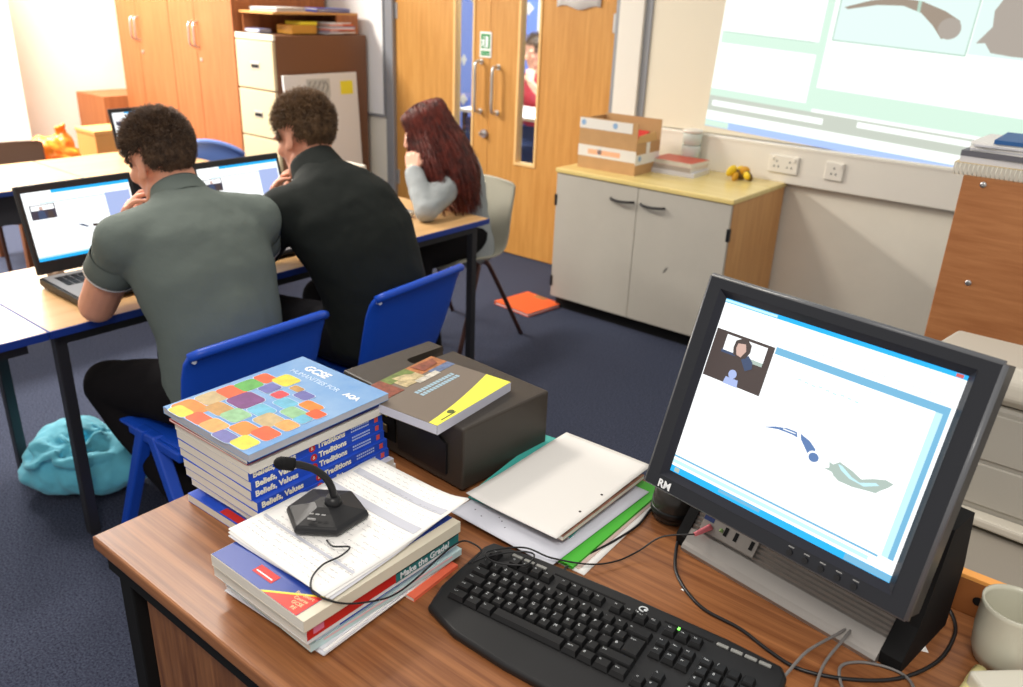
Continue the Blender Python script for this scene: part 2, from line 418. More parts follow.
cupboard('wide beech cupboard farthest left, its pair of handles side by side', -6.47, -5.745, -6.19, 0)
cupboard('beech cupboard next to the cream filing cabinet', -5.74, -4.985, -5.425, 0)
t = thing('low_bookcase', 'low beech side unit at left of the tall cupboards', 'bookcase', (-6.70, 3.12, 0))
mb = MB(); mb.b6(-.22, .22, .0, .65, .735, .75); mb.b6(.2, .22, 0, .65, 0, .735); mb.b6(-.22, -.2, 0, .65, 0, .735); mb.b6(-.2, .2, .63, .65, .02, .735); mb.b6(-.2, .2, .0, .018, .02, .735); mb.build('carcass', cupM, t)

# filing cabinet
t = thing('filing_cabinet', 'brown steel filing cabinet with cream drawer fronts beside the cupboards', 'filing cabinet', (-4.772, 3.3, 0))
w = .2
mb = MB(); mb.b6(-w, w, .02, .76, .02, 1.285, .004); mb.build('body', brownSteel, t)
mb = MB(); mb.b6(-w, w, 0, .02, 1.255, 1.29, .003); mb.build('top_rail', cream, t)
for k in range(4):
    z0 = .05+k*.302
    d = MB().b6(-w+.006, w-.006, -.004, .02, z0, z0+.292, .004).build('drawer', fileM, t)
    mb = MB(); mb.b6(-.04, .05, -.007, -.003, z0+.12, z0+.165, .002); mb.build('handle_plate', steel, d)
    mb = MB(); mb.b6(-.033, .043, -.009, -.006, z0+.128, z0+.150, .001); mb.build('handle_recess', blackMatte, d)
# rack on the cabinet
t = thing('shelf_rack', 'brown wooden paper rack standing on the filing cabinet', 'rack', (-4.775, 3.34, 1.29))
mb = MB(); mb.b6(-.19, .17, 0, .68, .118, .132); mb.build('shelf', mat('rack_board', rgb(206, 150, 84), .5), t)
mb = MB(); mb.b6(-.19, -.178, .02, .68, 0, .118); mb.b6(-.178, .17, .664, .68, 0, .118); mb.b6(.155, .17, .50, .664, 0, .118); mb.build('rack_side', cupDark, t)
def stack_sheets(name, label, cat, loc, w, d, n, m, rz=0, jig=.012, th=.0035, grp=None):
    t = thing(name, label, cat, loc, rz, grp)
    rr = random.Random(n*7+int(w*1000)); mb = MB()
    for k in range(n):
        a = rr.uniform(-.06, .06); M = Matrix.Rotation(a, 3, 'Z')
        mb.box((rr.uniform(-jig, jig), rr.uniform(-jig, jig), th*(k+.5)), (w, d, th*.92), 0, k % len(m), M)
    mb.build('sheets', m, t); return t
stack_sheets('paper_stack', 'white papers and booklets on the upper shelf of the rack', 'papers', (-4.80, 3.52, 1.4225), .2, .3, 7, [whiteP, cream, paper2], .3)
stack_sheets('folder_stack', 'blue and dark folders at the back of the upper rack shelf', 'folders', (-4.73, 3.86, 1.4225), .2, .24, 7, [navy, cream, blueCover, whiteP], -.2)
t = thing('storage_tub', 'yellow-fronted storage tub under the rack shelf', 'tub', (-4.72, 3.60, 1.29))
mb = MB(); mb.b6(-.08, .08, -.10, .10, 0, .055, .006); mb.build('tub', mat('amber_plastic', rgb(206, 150, 60), .45), t)
mb = MB(); mb.b6(-.083, .083, -.03, .103, .055, .075, .004); mb.build('lid', yellow, t)
stack_sheets('tray_papers', 'grey tray papers at the back right on the filing cabinet', 'papers', (-4.70, 3.87, 1.29), .2, .22, 12, [paper2, whiteP, mat('mauve_card', rgb(150, 120, 160), .7), cream, orange], .1, .01, .006)
stack_sheets('booklet_stack', 'small blue-grey booklets on the filing cabinet front', 'booklets', (-4.87, 3.41, 1.29), .13, .10, 5, [mat('grey_blue_card', rgb(130, 140, 180), .7), whiteP], .1, .004, .005)
# leaning board
t = thing('leaning_board', 'white board with sketch and yellow note leaning on the filing cabinet', 'board', (-4.478, 3.63, 0))
Ml = Matrix.Rotation(-.06, 3, 'Y')
mb = MB(); mb.box(Ml @ V((0, 0, .53)), (.018, .60, 1.05), .004, 0, Ml); mb.build('board', mat('board_face', rgb(226, 224, 218), .5), t)
mb = MB(); mb.box(Ml @ V((.0102, .205, .96)), (.002, .105, .085), 0, 0, Ml); mb.build('sticky_note', yellow, t)
mb = MB(); mb.box(Ml @ V((.0095, -.03, .965)), (.001, .19, .12), 0, 0, Ml); mb.build('sketch_sheet', mat('grey_sheet', rgb(190, 190, 182), .7), t)
mb = MB()
for k in range(5):
    yy = -.095+k*.033; mb.tube([Ml @ V((.0112, yy+.012*math.sin(a*1.1+k), .92+.09*a/6)) for a in range(7)], .0025, 5)
mb.build('sketch_lines', mat('sketch_grey', rgb(96, 96, 92), .8), t)

# ------------------------------------------------------------------ low cabinet by the doors
t = thing('low_cabinet', 'low grey-fronted cupboard with yellowish wooden top under the projection', 'cupboard', (-2.006, 3.5, 0))
x0, x1 = -.485, .485
mb = MB(); mb.b6(x0, x0+.018, 0, .58, .07, .742); mb.b6(x1-.018, x1, 0, .58, .07, .742); mb.b6(x0+.018, x1-.018, 0, .58, .07, .088); mb.b6(x0+.018, x1-.018, .562, .58, .088, .742); mb.build('carcass', mat('beech_side', rgb(214, 160, 100), .5, col2=rgb(198, 142, 84), scale=5, stretch=(7, 7, .5)), t)
mb = MB(); mb.b6(x0-.006, x1+.008, -.026, .59, .742, .765, .004); mb.build('worktop', mat('yellow_laminate', rgb(228, 206, 138), .22, col2=rgb(218, 192, 120), scale=5, stretch=(.6, 6, 4)), t)
mb = MB(); mb.b6(x0+.005, x1-.005, .03, .56, 0, .07); mb.build('plinth', blackMatte, t)
greyDoor = mat('grey_door', rgb(186, 181, 170), .45, var=.05, scale=4)
for a, b, hx in ((x0+.002, -.0015, -.085), (.0015, x1-.002, .085)):
    d = MB().b6(a, b, -.019, -.001, .075, .738, .001).build('door', greyDoor, t)
    s = -1 if hx < 0 else 1
    mb = MB(); mb.tube(smooth_path([(hx-.065, -.019, .665), (hx-.05, -.04, .665), (hx, -.046, .662), (hx+.05, -.04, .665), (hx+.065, -.019, .665)], 6), .0065, 8); mb.build('handle', black, d)
    ex = a if hx < 0 else b
    for z in (.16, .6): MB().b6(ex-.008, ex+.008, -.022, -.002, z-.03, z+.03, .002).build('hinge', black, d)
mb = MB(); mb.sphere((.19, -.0192, .37), (.006, .0008, .02), Matrix.Rotation(.6, 3, 'Y')); mb.build('scuff_mark', mat('scuff', rgb(112, 108, 102), .7), t)

# cardboard box
t = thing('cardboard_box', 'open brown cardboard box with white tape on the low cupboard', 'box', (-2.275, 3.71, .765), .02)
w, d, h = .168, .120, .255
mb = MB(); mb.b6(-w, w, -d, -d+.005, 0, h); mb.b6(-w, w, d-.005, d, 0, h); mb.b6(-w, -w+.005, -d+.005, d-.005, 0, h-.01); mb.b6(w-.005, w, -d+.005, d-.005, 0, .155); mb.b6(-w+.005, w-.005, -d+.005, d-.005, 0, .006); mb.build('carton', [cardM], t)
mb = MB(); mb.prism([(w-.004, .155), (w-.004, .155)][:0] or [(-d+.006, .155), (d-.02, .155), (d-.05, .2), (-d+.03, .19)], w-.008, w-.004, 'yz'); mb.build('end_flap', cardIn, t)
mb = MB(); mb.b6(-w-.001, w+.001, -d-.0012, -d, .062, .118); mb.b6(w, w+.0012, -d, d, .05, .1); mb.b6(w, w+.0012, -.02, .015, .1, .155); mb.b6(-w, w-.03, -d-.0012, -d, .2, .25); mb.build('packing_tape', tapeM, t)
bl = mat('tape_blue', rgb(140, 172, 206), .5)
for x, z in ((-.145, .228), (.04, .228), (-.04, .09)): MB().cyl((x, -d-.0014, z), (x, -d-.0018, z), .014).build('tape_logo', bl, t)
MB().cyl((w+.0014, -.08, .08), (w+.0018, -.08, .08), .014).build('tape_logo', bl, t)
mb = MB(); mb.b6(-.11, .08, -d-.0018, -d-.0013, .076, .1); mb.build('tape_print', mat('tape_orange', rgb(240, 180, 140), .5), t)
mb = MB(); mb.box((.04, .0, .17), (.18, .15, .012), .001, 0, Matrix.Rotation(.3, 3, 'X')); o = mb.build('red_file', red, None); o.name = 'red_folder'
o.location = (-2.275, 3.71, .765); tag(o, 'red folder sticking up inside the open cardboard box', 'folder')

# ------------------------------------------------------------------ books
def book(name, label, loc, w, d, th, cover, rz=0., spine='x+', cat='book', group=None, pages=None, ct=.0006):
    """flat book: w along x, d along y, bottom at loc; spine on side"""
    t = thing(name, label, cat, loc, rz, group)
    X, Y = w/2, d/2
    mb = MB(); mb.b6(-X, X, -Y, Y, 0, ct, 0); mb.b6(-X, X, -Y, Y, th-ct, th, 0)
    if spine == 'x+': mb.b6(X-ct, X, -Y, Y, ct, th-ct)
    elif spine == 'x-': mb.b6(-X, -X+ct, -Y, Y, ct, th-ct)
    elif spine == 'y-': mb.b6(-X, X, -Y, -Y+ct, ct, th-ct)
    c = mb.build('cover', cover, t)
    i = .0003
    mb = MB(); mb.b6(-X+(ct if spine == 'x-' else i), X-(ct if spine == 'x+' else i), -Y+(ct if spine == 'y-' else i), Y-i, ct, th-ct); mb.build('pages', pages or pagesM, t)
    return t
book('paperback', 'lower grey and white paperback in the pile beside the cardboard box', (-2.01, 3.87, .765), .26, .19, .022, paper2, .05, 'y-', group=None)
book('paperback', 'middle grey paperback in the pile beside the cardboard box', (-2.02, 3.87, .787), .25, .18, .022, mat('grey_cover', rgb(176, 166, 160), .5), .0, 'y-')
b = book('paperback', 'red-topped paperback on the pile beside the cardboard box', (-2.01, 3.875, .809), .24, .18, .024, mat('red_book', rgb(206, 84, 60), .4), -.04, 'x-')
t = thing('plastic_tub', 'clear and white stacked tubs behind the cardboard box', 'tub', (-2.02, 4.005, .765))
cl = mat('milky_tub', rgb(206, 214, 206), .3)
for k in range(3):
    mb = MB(); z = k*.062; mb.lathe([(.044, z), (.047, z+.004), (.05, z+.056), (.048, z+.06)]); mb.build('tub', cl, t)
mb = MB(); mb.lathe([(.05, .186), (.052, .19), (.052, .2), (.048, .203)]); mb.build('lid', mat('tub_lid', rgb(226, 218, 206), .4), t)
t = thing('toy_bunch', 'small yellow and brown crumpled bunch on the low cupboard', 'bunch', (-1.715, 3.95, .765))
rr = random.Random(5); mb = MB()
for k in range(13):
    a = rr.random()*6.28; r = rr.random()*.045; c = V((r*math.cos(a)*1.3, r*math.sin(a), .016+rr.random()*.03))
    mb.sphere(c, (.015+rr.random()*.018, .013, .014+rr.random()*.01), Matrix.Rotation(a, 3, 'Z') @ Matrix.Rotation(rr.random(), 3, 'Y'), mi=k % 3)
mb.build('petals', [mat('yl1', rgb(232, 196, 40), .5), mat('yl2', rgb(206, 150, 30), .5), mat('yl3', rgb(110, 84, 30), .6)], t)
t = thing('orange_folder', 'orange document folder lying on the carpet by the low cupboard', 'folder', (-2.6, 3.43, 0), -.12)
mb = MB(); mb.b6(-.13, .13, -.13, .13, .0, .002); mb.b6(-.13, .13, -.13, .13, .014, .017); mb.b6(-.13, -.127, -.13, .13, .002, .014); mb.build('cover', orange, t)
mb = MB(); mb.b6(-.126, .125, -.125, .125, .002, .014); mb.build('papers', paper2, t)
mb = MB(); mb.b6(-.05, .03, .09, .128, .017, .018); mb.build('label_patch', mat('tan_label', rgb(176, 120, 70), .7), t)

# ------------------------------------------------------------------ right cupboard, printer, stand
t = thing('wooden_cupboard', 'wooden cupboard seen from its screwed back panel at the right', 'cupboard', (.03, 2.45, 0))
mb = MB(); mb.b6(-.475, .475, 0, .02, .02, 1.175, .002); mb.build('back_panel', rcupM, t)
mb = MB(); mb.b6(-.475, -.455, .02, .45, 0, 1.175); mb.b6(.455, .475, .02, .45, 0, 1.175); mb.b6(-.455, .455, .02, .45, 1.157, 1.175); mb.b6(-.455, .455, .02, .45, .02, .04); mb.build('carcass', cupDark, t)
for x, z in ((-.424, 1.157), (-.40, .895), (-.40, .40), (.40, 1.157), (.40, .895)):
    mb = MB(); mb.lathe([(.008, 0), (.008, .0015), (.005, .003), (.002, .0031)], n=16); o = mb.build('screw', steel, t); o.data.transform(Matrix.Translation((x, 0, z)) @ Matrix.Rotation(PI/2, 4, 'X'))
zt = 1.175
def flatbook(name, label, x0, x1, y0, y1, th, cover, cat='book', rz=0, spine='y-'):
    global zt
    b = book(name, label, ((x0+x1)/2, (y0+y1)/2, zt), x1-x0, y1-y0, th, cover, rz, spine, cat); zt += th; return b
b = flatbook('spiral_notebook', 'spiral-bound notebook at the bottom of the pile on the wooden cupboard', -.475, -.17, 2.455, 2.68, .03, mat('straw_cover', rgb(214, 190, 140), .6), 'notebook', 0, 'x+')
mb = MB()
for k in range(28):
    x = -.145+k*.0107
    mb.tube([(x, -.1125+.014*math.cos(a), .0150+.0145*math.sin(a)) for a in [2*PI*j/12 for j in range(13)]], .0013, 5)
mb.build('spiral_binding', mat('white_wire', rgb(224, 220, 206), .4), b)
flatbook('notebook', 'grey notebook lying on the spiral notebook on the wooden cupboard', -.468, -.16, 2.47, 2.69, .016, paper2, 'notebook', .01)
flatbook('folder', 'dark grey folder in the pile on the wooden cupboard', -.465, -.15, 2.465, 2.69, .014, mat('dark_grey_card', rgb(104, 104, 112), .5), 'folder', -.02)
stack_sheets('paper_pile', 'loose white papers near the top of the pile on the wooden cupboard', 'papers', (-.305, 2.575, zt), .29, .21, 7, [whiteP, paper2, whiteP], .02, .004, .0035); zt += .0246
flatbook('folder', 'blue folder topping the pile on the wooden cupboard', -.40, -.14, 2.47, 2.68, .010, mat('mid_blue', rgb(50, 100, 160), .5), 'folder', .03)

t = thing('grey_cabinet', 'low grey stand under the printer', 'stand', (.2, 1.78, 0))
mb = MB(); mb.b6(-.55, .55, -.42, .4, .53, .557, .004); mb.build('top', greyStand, t)
mb = MB(); mb.b6(-.53, .53, -.40, .38, .06, .53); mb.build('body', mat('stand_body', rgb(140, 134, 124), .55), t)
mb = MB(); mb.b6(-.51, .51, -.37, .36, 0, .06); mb.build('plinth', blackMatte, t)
t = thing('printer', 'off-white office printer on the grey stand behind the monitor', 'printer', (.06, 1.80, .557))
mb = MB(); mb.b6(-.35, .27, .015, .30, .012, .272, .010); mb.build('body', printerD, t)
mb = MB(); mb.prism([(-.012, .300), (-.008, .335), (.012, .362), (.30, .318), (.315, .296), (.30, .274), (.02, .274)], -.375, .29, 'yz'); o = mb.build('lid', printerM, t); bake(o, [('BEVEL', dict(width=.010, segments=3))])
mb = MB(); mb.b6(-.33, .25, .009, .015, .045, .14, .003); mb.b6(-.33, .25, .009, .015, .15, .255, .003); mb.build('paper_drawer', printerD, t)
mb = MB(); mb.prism([(-.30, -.02), (-.02, -.032), (.25, -.02), (.262, .014), (-.34, .014)], .012, .034, 'xy'); o = mb.build('front_lip', printerM, t); bake(o, [('BEVEL', dict(width=.006, segments=2))])
for x in (-.3, .22):
    for y in (.05, .26): MB().cyl((x, y, 0), (x, y, .013), .014).build('foot', black, t)

# ------------------------------------------------------------------ student tables
def table(label, x0, x1, y0, y1, z=.69, top=tableM, edge=blueEdge, legin=.06, legx=None, skirt=.062):
    t = thing('classroom_table', label, 'table', ((x0+x1)/2, (y0+y1)/2, 0))
    X, Y = (x1-x0)/2, (y1-y0)/2
    mb = MB(); mb.b6(-X+.002, X-.002, -Y+.002, Y-.002, z-.022, z, .0015); mb.build('table_top', top, t)
    e = MB()
    for a, b, c, d in ((-X, X, -Y-.001, -Y+.004), (-X, X, Y-.004, Y+.001), (-X-.001, -X+.004, -Y+.004, Y-.004), (X-.004, X+.001, -Y+.004, Y-.004)): e.b6(a, b, c, d, z-.023, z-.001, .001)
    e.build('edge_band', edge, t)
    f = MB(); q = legin-.018
    for a, b, c, d in ((-X+q, X-q, -Y+q, -Y+q+.025), (-X+q, X-q, Y-q-.025, Y-q), (-X+q, -X+q+.025, -Y+q+.025, Y-q-.025), (X-q-.025, X-q, -Y+q+.025, Y-q-.025)): f.b6(a, b, c, d, z-skirt, z-.023)
    f.build('frame', darkSteel, t)
    for sx in (-1, 1):
        for sy in (-1, 1):
            cx, cy = sx*(X-legin), sy*(Y-(legx or legin*.7))
            MB().b6(cx-.016, cx+.016, cy-.016, cy+.016, 0.0, z-.023, .003).build('leg', darkSteel, t)
    return t
table('long maple table with blue edging where the three students sit', -2.826, -2.232, .838, 2.646)
table('maple table at the left end of the students\' row', -2.826, -2.232, -.66, .834, legx=.45)
table('maple table in the second row under the brown chair back', -4.60, -3.985, .55, 1.80, .69, tableM, navy, skirt=.16)
table('maple table in the second row behind the seated man\'s head', -4.60, -3.985, 1.806, 2.48, .69, tableM, navy, skirt=.16)

# ------------------------------------------------------------------ chairs
def plastic_chair(label, x, y, rz, m=None, sc=1., arch=0.):
    """one-piece plastic chair, facing local -x"""
    m = m or blueChair
    t = thing('plastic_chair', label, 'chair', (x, y, 0), rz, None)
    t.scale = (sc, sc, sc)
    # seat: dished grid
    rows = []
    for i in range(13):
        u = i/12; xx = -.235+.42*u
        row = []
        for j in range(17):
            v = -1+2*j/16; hw = .205-.02*u+(-.03*max(0, .12-u)/.12)
            z = .43-.018*(1-v*v)*math.sin(PI*min(1, u*1.1))-.03*max(0, (.15-u)/.15)**2+.012*max(0, (abs(v)-.85)/.15)*-1
            row.append(V((xx, v*hw, z)))
        rows.append(row)
    mb = MB(); mb.rings(rows, closed=False); o = mb.build('seat', m, t); bake(o, [('SOLIDIFY', dict(thickness=.012, offset=-1)), ('BEVEL', dict(width=.004, segments=2, limit_method='ANGLE'))])
    rows = []
    for i in range(15):
        u = i/14; z = .41+.335*u
        hw = .185+.028*math.sin(min(1, u*1.2)*PI*.5)-.006*max(0, (u-.93)/.07)**2
        row = []
        for j in range(19):
            v = -1+2*j/18
            xx = .172+.055*u+.02*u*u+.022*(1-v*v)-(.03*(1-u)**3)
            xx += -.010*max(0, (abs(v)-.9)/.1)
            if u > .9: xx += .012*(u-.9)/.1
            row.append(V((xx, v*hw, z-arch*v*v*u*u+.010*(1-v*v)*u-.008*max(0, (abs(v)-.9)/.1)**2*(u > .85))))
        rows.append(row)
    top = [p.copy() for p in rows[-1]]
    mb = MB(); mb.rings(rows, closed=False); o = mb.build('backrest', m, t); bake(o, [('SOLIDIFY', dict(thickness=.016, offset=0)), ('BEVEL', dict(width=.006, segments=3, limit_method='ANGLE'))])
    mb = MB(); mb.tube([p+V((.004, 0, -.002)) for p in top], .0125, 10); mb.build('rolled_rim', m, t)
    mb = MB(); mb.cyl((.25, -.2, .728), (.266, -.2, .728), .006, n=12); mb.build('peg', mat('white_peg', rgb(200, 210, 230), .4), t)
    for sy in (-1, 1):
        for x0, x1 in ((-.06, -.22), (-.015, .235)):
            mb = MB(); out = []
            for k in range(8):
                u = k/7; cx = x0+(x1-x0)*u; z = .425*(1-u); w = .028-.008*u; yy = sy*(.185+.03*u)
                out.append([V((cx-w, yy-.016, z)), V((cx+w, yy-.016, z)), V((cx+w*.7, yy+.016*1, z)), V((cx-w*.7, yy+.016, z))] if sy > 0 else [V((cx-w*.7, yy-.016, z)), V((cx+w*.7, yy-.016, z)), V((cx+w, yy+.016, z)), V((cx-w, yy+.016, z))])
            mb.rings(out, smooth=False); o = mb.build('leg', m, t); bake(o, [('BEVEL', dict(width=.005, segments=2))])
        mb = MB(); mb.box((.0, sy*.188, .405), (.26, .022, .03), .006); mb.build('side_rail', m, t)
    return t
def shell_chair(label, x, y, rz, m, sc=1.):
    """poly shell on tubular legs, facing local -y"""
    t = thing('shell_chair', label, 'chair', (x, y, 0), rz); t.scale = (sc, sc, sc)
    prof = smooth_path([(0, -.215, .405), (0, -.19, .435), (0, -.08, .432), (0, .06, .42), (0, .135, .44), (0, .172, .50), (0, .19, .60), (0, .212, .70), (0, .222, .765)], 5)
    rows = []
    n = len(prof)
    for i, p in enumerate(prof):
        u = i/(n-1); hw = .205-.012*math.sin(u*PI)+(-.03 if i == n-1 else 0)+(-.012 if i == n-2 else 0)
        row = []
        for j in range(17):
            v = -1+2*j/16; e = max(0, (abs(v)-.6)/.4)**2
            up = .012*e*(1-u); bk = -.035*v*v*max(0, u-.45)/.55
            row.append(V((v*hw, p.y+bk, p.z+up)))
        rows.append(row)
    mb = MB(); mb.rings(rows, closed=False); o = mb.build('shell', m, t); bake(o, [('SOLIDIFY', dict(thickness=.011, offset=-1)), ('BEVEL', dict(width=.004, segments=2, limit_method='ANGLE'))])
    for sx in (-1, 1):
        for y0, y1 in ((-.04, -.235), (.02, .235)):
            mb = MB(); mb.tube(smooth_path([(sx*.12, y0, .41), (sx*.17, y0, .405), (sx*.19, y0+(y1-y0)*.12, .36), (sx*.235, y1, .0)], 5), .011, 10); mb.build('leg', legBrown, t)
    mb = MB(); mb.tube([(-.13, -.01, .405), (.13, -.01, .405)], .011, 8); mb.build('cross_bar', legBrown, t)
    return t
plastic_chair('bright blue plastic chair under the man in the grey polo', -1.975, 1.145, .01)
plastic_chair('bright blue plastic chair under the man in the black jacket', -1.985, 1.71, .10)
plastic_chair('pale blue plastic chair back showing beyond the second laptop', -4.43, 2.66, -.53, paleBlueChair, 1.03, .06)
shell_chair('grey shell chair the red-haired girl sits on', -2.6, 2.84, 0, greyChair)
shell_chair('brown shell chair behind the second-row table at the far left', -4.74, 1.80, PI/2, brownChair, .97)

# ------------------------------------------------------------------ laptops
def screen_parts(par, w, h, big=False, s=1.25):
    """local plane: x right, z up, facing -y, centred at 0"""
    W = em('screen_white', (.96, .99, 1.), 1.12); B = em('screen_blue', (.0, .46, 1.), .95); P = em('screen_periwinkle', (.42, .52, .86), .9)
    K = em('screen_dark', (.06, .05, .09), .6); G = em('screen_pale_line', (.55, .86, .95), .95); R = em('screen_red', (.8, .12, .1), .8); Sk = em('screen_face', (.75, .5, .42), .8)
    Lb = em('screen_light_blue', (.20, .56, .84), .78); Bn = em('screen_brown', (.09, .06, .055), .6); Gn = em('screen_sage', (.50, .62, .56), .8); Nv = em('screen_navy', (.05, .09, .2), .7); Hb = em('screen_horn_blue', (.12, .24, .52), .8)
    ms = [W, B, P, K, G, R, Sk, Lb, Bn, Gn, Nv, Hb]
    def q(mb, x0, x1, z0, z1, mi, lv=1):  # fractions from left and from top
        mb.b6((x0-.5)*w, (x1-.5)*w, -.0003*lv-.0003, -.0003*lv, (.5-z1)*h, (.5-z0)*h, 0, mi)
    mb = MB(); q(mb, 0, 1, 0, 1, 0, 0); o = mb.build('screen', ms, par)
    mb = MB()
    def poly(pts, mi, lv=2): mb.prism([((x-.5)*w, (.5-z)*h) for x, z in pts], -.0003*lv-.0003, -.0003*lv, 'xz', mi=mi)
    if not big:
        q(mb, 0, 1, 0, .045, 1); q(mb, 0, .26, 0, .045, 0, 2); q(mb, .14, .74, .165, .18, 4); q(mb, 0, 1, .955, 1, 1); q(mb, 0, 1, .93, .955, 4); q(mb, .0, .9, .89, .9, 4)
        q(mb, .74, .985, .15, .93, 2); q(mb, .04, .26, .19, .40, 3)
        q(mb, .05, .25, .2, .27, 0, 2); poly([(.1, .4), (.1, .3), (.13, .25), (.16, .3), (.17, .4)], 10, 3); poly([(.18, .4), (.19, .28), (.23, .3), (.24, .4)], 8, 3); poly([(.12, .27), (.15, .27), (.15, .22), (.12, .22)], 6, 3)
        poly([(.42, .545), (.47, .56), (.52, .605), (.5, .615), (.45, .58)], 10); poly([(.55, .58), (.66, .59), (.64, .63), (.56, .62)], 8)
    else:
        q(mb, 0, 1, 0, .022, 1); q(mb, .0, .25, .004, .018, 4, 2); q(mb, .96, .985, .003, .019, 5, 2)
        q(mb, .29, .985, .158, .195, 7); q(mb, .30, .96, .12, .123, 4); q(mb, .965, .985, .195, .90, 7); q(mb, .94, .965, .195, .90, 4)
        q(mb, 0, .93, .905, .915, 7); q(mb, .0, .9, .93, .95, 4); q(mb, 0, 1, .965, 1, 1); q(mb, .02, .045, .97, .995, 9, 2)
        q(mb, .25, .45, .97, .985, 7, 2); q(mb, .82, 1, .967, .998, 7, 2)
        q(mb, .004, .285, .165, .43, 8); q(mb, .06, .255, .18, .265, 0, 2)
        # small video call figure
        poly0, q0 = poly, q
        def poly(pts, mi, lv=2): poly0([(x*1.08-.005, z*1.1+.015) for x, z in pts], mi, lv)
        def q(mb, a, b, c, d, mi, lv=1): q0(mb, a*1.08-.005, b*1.08-.005, c*1.1+.015, d*1.1+.015, mi, lv)
        q(mb, .055, .12, .225, .24, 10, 2); q(mb, .18, .24, .225, .245, 9, 2)
        poly([(.105, .165), (.125, .15), (.155, .148), (.175, .165), (.178, .2), (.165, .235), (.11, .235), (.102, .2)], 8, 3)
        poly([(.118, .175), (.15, .168), (.16, .2), (.145, .235), (.125, .23), (.115, .2)], 6, 4)
        poly([(.15, .245), (.175, .215), (.2, .24), (.205, .27), (.18, .29)], 10, 3)
        poly([(.135+.018*math.cos(a), .325+.022*math.sin(a)) for a in [2*PI*k/14 for k in range(14)]], 2, 3)
        poly([(.11, .345), (.165, .345), (.17, .38), (.105, .38)], 2, 3)
        poly, q = poly0, q0
        hn = [(.348, .566), (.394, .541), (.445, .525), (.503, .523), (.55, .541), (.581, .567), (.583, .58), (.555, .60), (.515, .552), (.474, .545), (.411, .548)]
        poly(hn, 11)
        poly([(.488, .522), (.505, .522), (.515, .556), (.498, .548)], 0, 3); poly([(.43, .533), (.485, .532), (.485, .536), (.43, .538)], 0, 3)
        poly([(.583+.026*math.cos(a), .604+.028*math.sin(a)) for a in [2*PI*k/18 for k in range(18)]], 0, 3)
        poly([(.585+.021*math.cos(a), .607+.023*math.sin(a)) for a in [2*PI*k/18 for k in range(18)]], 11, 4)
        poly([(.638, .635), (.655, .622), (.648, .595), (.665, .60), (.686, .576), (.74, .592), (.782, .612), (.82, .588), (.864, .568), (.895, .573), (.88, .60), (.86, .624), (.846, .645), (.813, .651), (.761, .663), (.704, .664), (.68, .65), (.671, .637)], 9)
        poly([(.682, .588), (.70, .59), (.745, .62), (.78, .63), (.835, .60), (.85, .606), (.80, .638), (.74, .632), (.70, .61)], 4, 3)
        for k in range(9): q(mb, .42+k*.03, .42+k*.03+.016, .27+.003*(k % 3), .277+.003*(k % 3), 4, 2)
    mb.build('screen_picture', ms, o)
    return o
def laptop(label, loc, rz, w=.331, h=.207, tilt=.249, shell=None, bd=.255, lid_only=False):
    """faces local -y, hinge at local y=0; loc = hinge line centre on the table"""
    shell = shell or mat('laptop_black', rgb(30, 30, 32), .4)
    t = thing('laptop', label, 'laptop', loc, rz)
    W = w+.03
    mb = MB(); mb.prism([(.005, .012), (.0, .03), (-bd+.005, .024), (-bd, .012), (-bd+.02, .004), (-.02, .004)], -W/2, W/2, 'yz'); o = mb.build('base', [shell], t)
    bake(o, [('BEVEL', dict(width=.003, segments=2, limit_method='ANGLE'))])
    mb = MB(); mb.prism([(-.004, .0305), (-.004, .032), (-bd+.008, .0265), (-bd+.008, .0245)], -W/2+.008, W/2-.008, 'yz'); mb.build('palm_rest', mat('laptop_silver', rgb(150, 150, 152), .4, metal=.3), t)
    mb = MB(); a = math.atan2(.0055, bd)
    for r in range(5):
        for c in range(14):
            x = -W/2+.04+c*(W-.08)/13; yy = -.04-r*.0185; mb.box((x, yy, .0312+yy*.0215+.001), ((W-.08)/13*.86, .015, .0025), .0)
    mb.build('keys', black, t)
    mb = MB(); mb.box((0, -.19, .0285), (.07, .045, .0012)); mb.build('touchpad', mat('pad_grey', rgb(120, 120, 122), .4), t)
    MT = Matrix.Translation((0, 0, .034)) @ Matrix.Rotation(-tilt, 4, 'X') @ Matrix.Translation((0, 0, h/2+(.042 if w > .3 else .026)))
    mb = MB(); dz_ = .008 if w > .3 else 0
    mb = MB(); mb.box((0, .008, -dz_), (W, .014, h+.046+dz_*2), .005); o = mb.build('lid', shell, t); o.data.transform(MT)
    s = screen_parts(o, w, h)
    for q in [s]+list(s.children): q.data.transform(MT @ Matrix.Translation((0, -.0005, 0)))
    mb = MB(); mb.cyl((-W/2+.03, .004, .03), (-W/2+.075, .004, .03), .008); mb.cyl((W/2-.075, .004, .03), (W/2-.03, .004, .03), .008); mb.build('hinge', mat('hinge_brown', rgb(136, 112, 92), .4, metal=.3), t)
    return t
laptop('black laptop with lit screen in front of the man in grey polo', (-2.603, 1.157, .69), PI/2)
laptop('black laptop with lit screen between the two seated men', (-2.603, 1.735, .69), PI/2)
laptop('small dark laptop on the second-row table beyond the man\'s hair', (-4.47, 2.33, .69), PI/2+.05, .26, .165, .2)
creamL = mat('laptop_white', rgb(224, 216, 200), .4)
t = laptop('pale laptop on the table by the girl\'s elbow', (-2.61, 2.195, .69), PI, .27, .17, .12, creamL, .24)

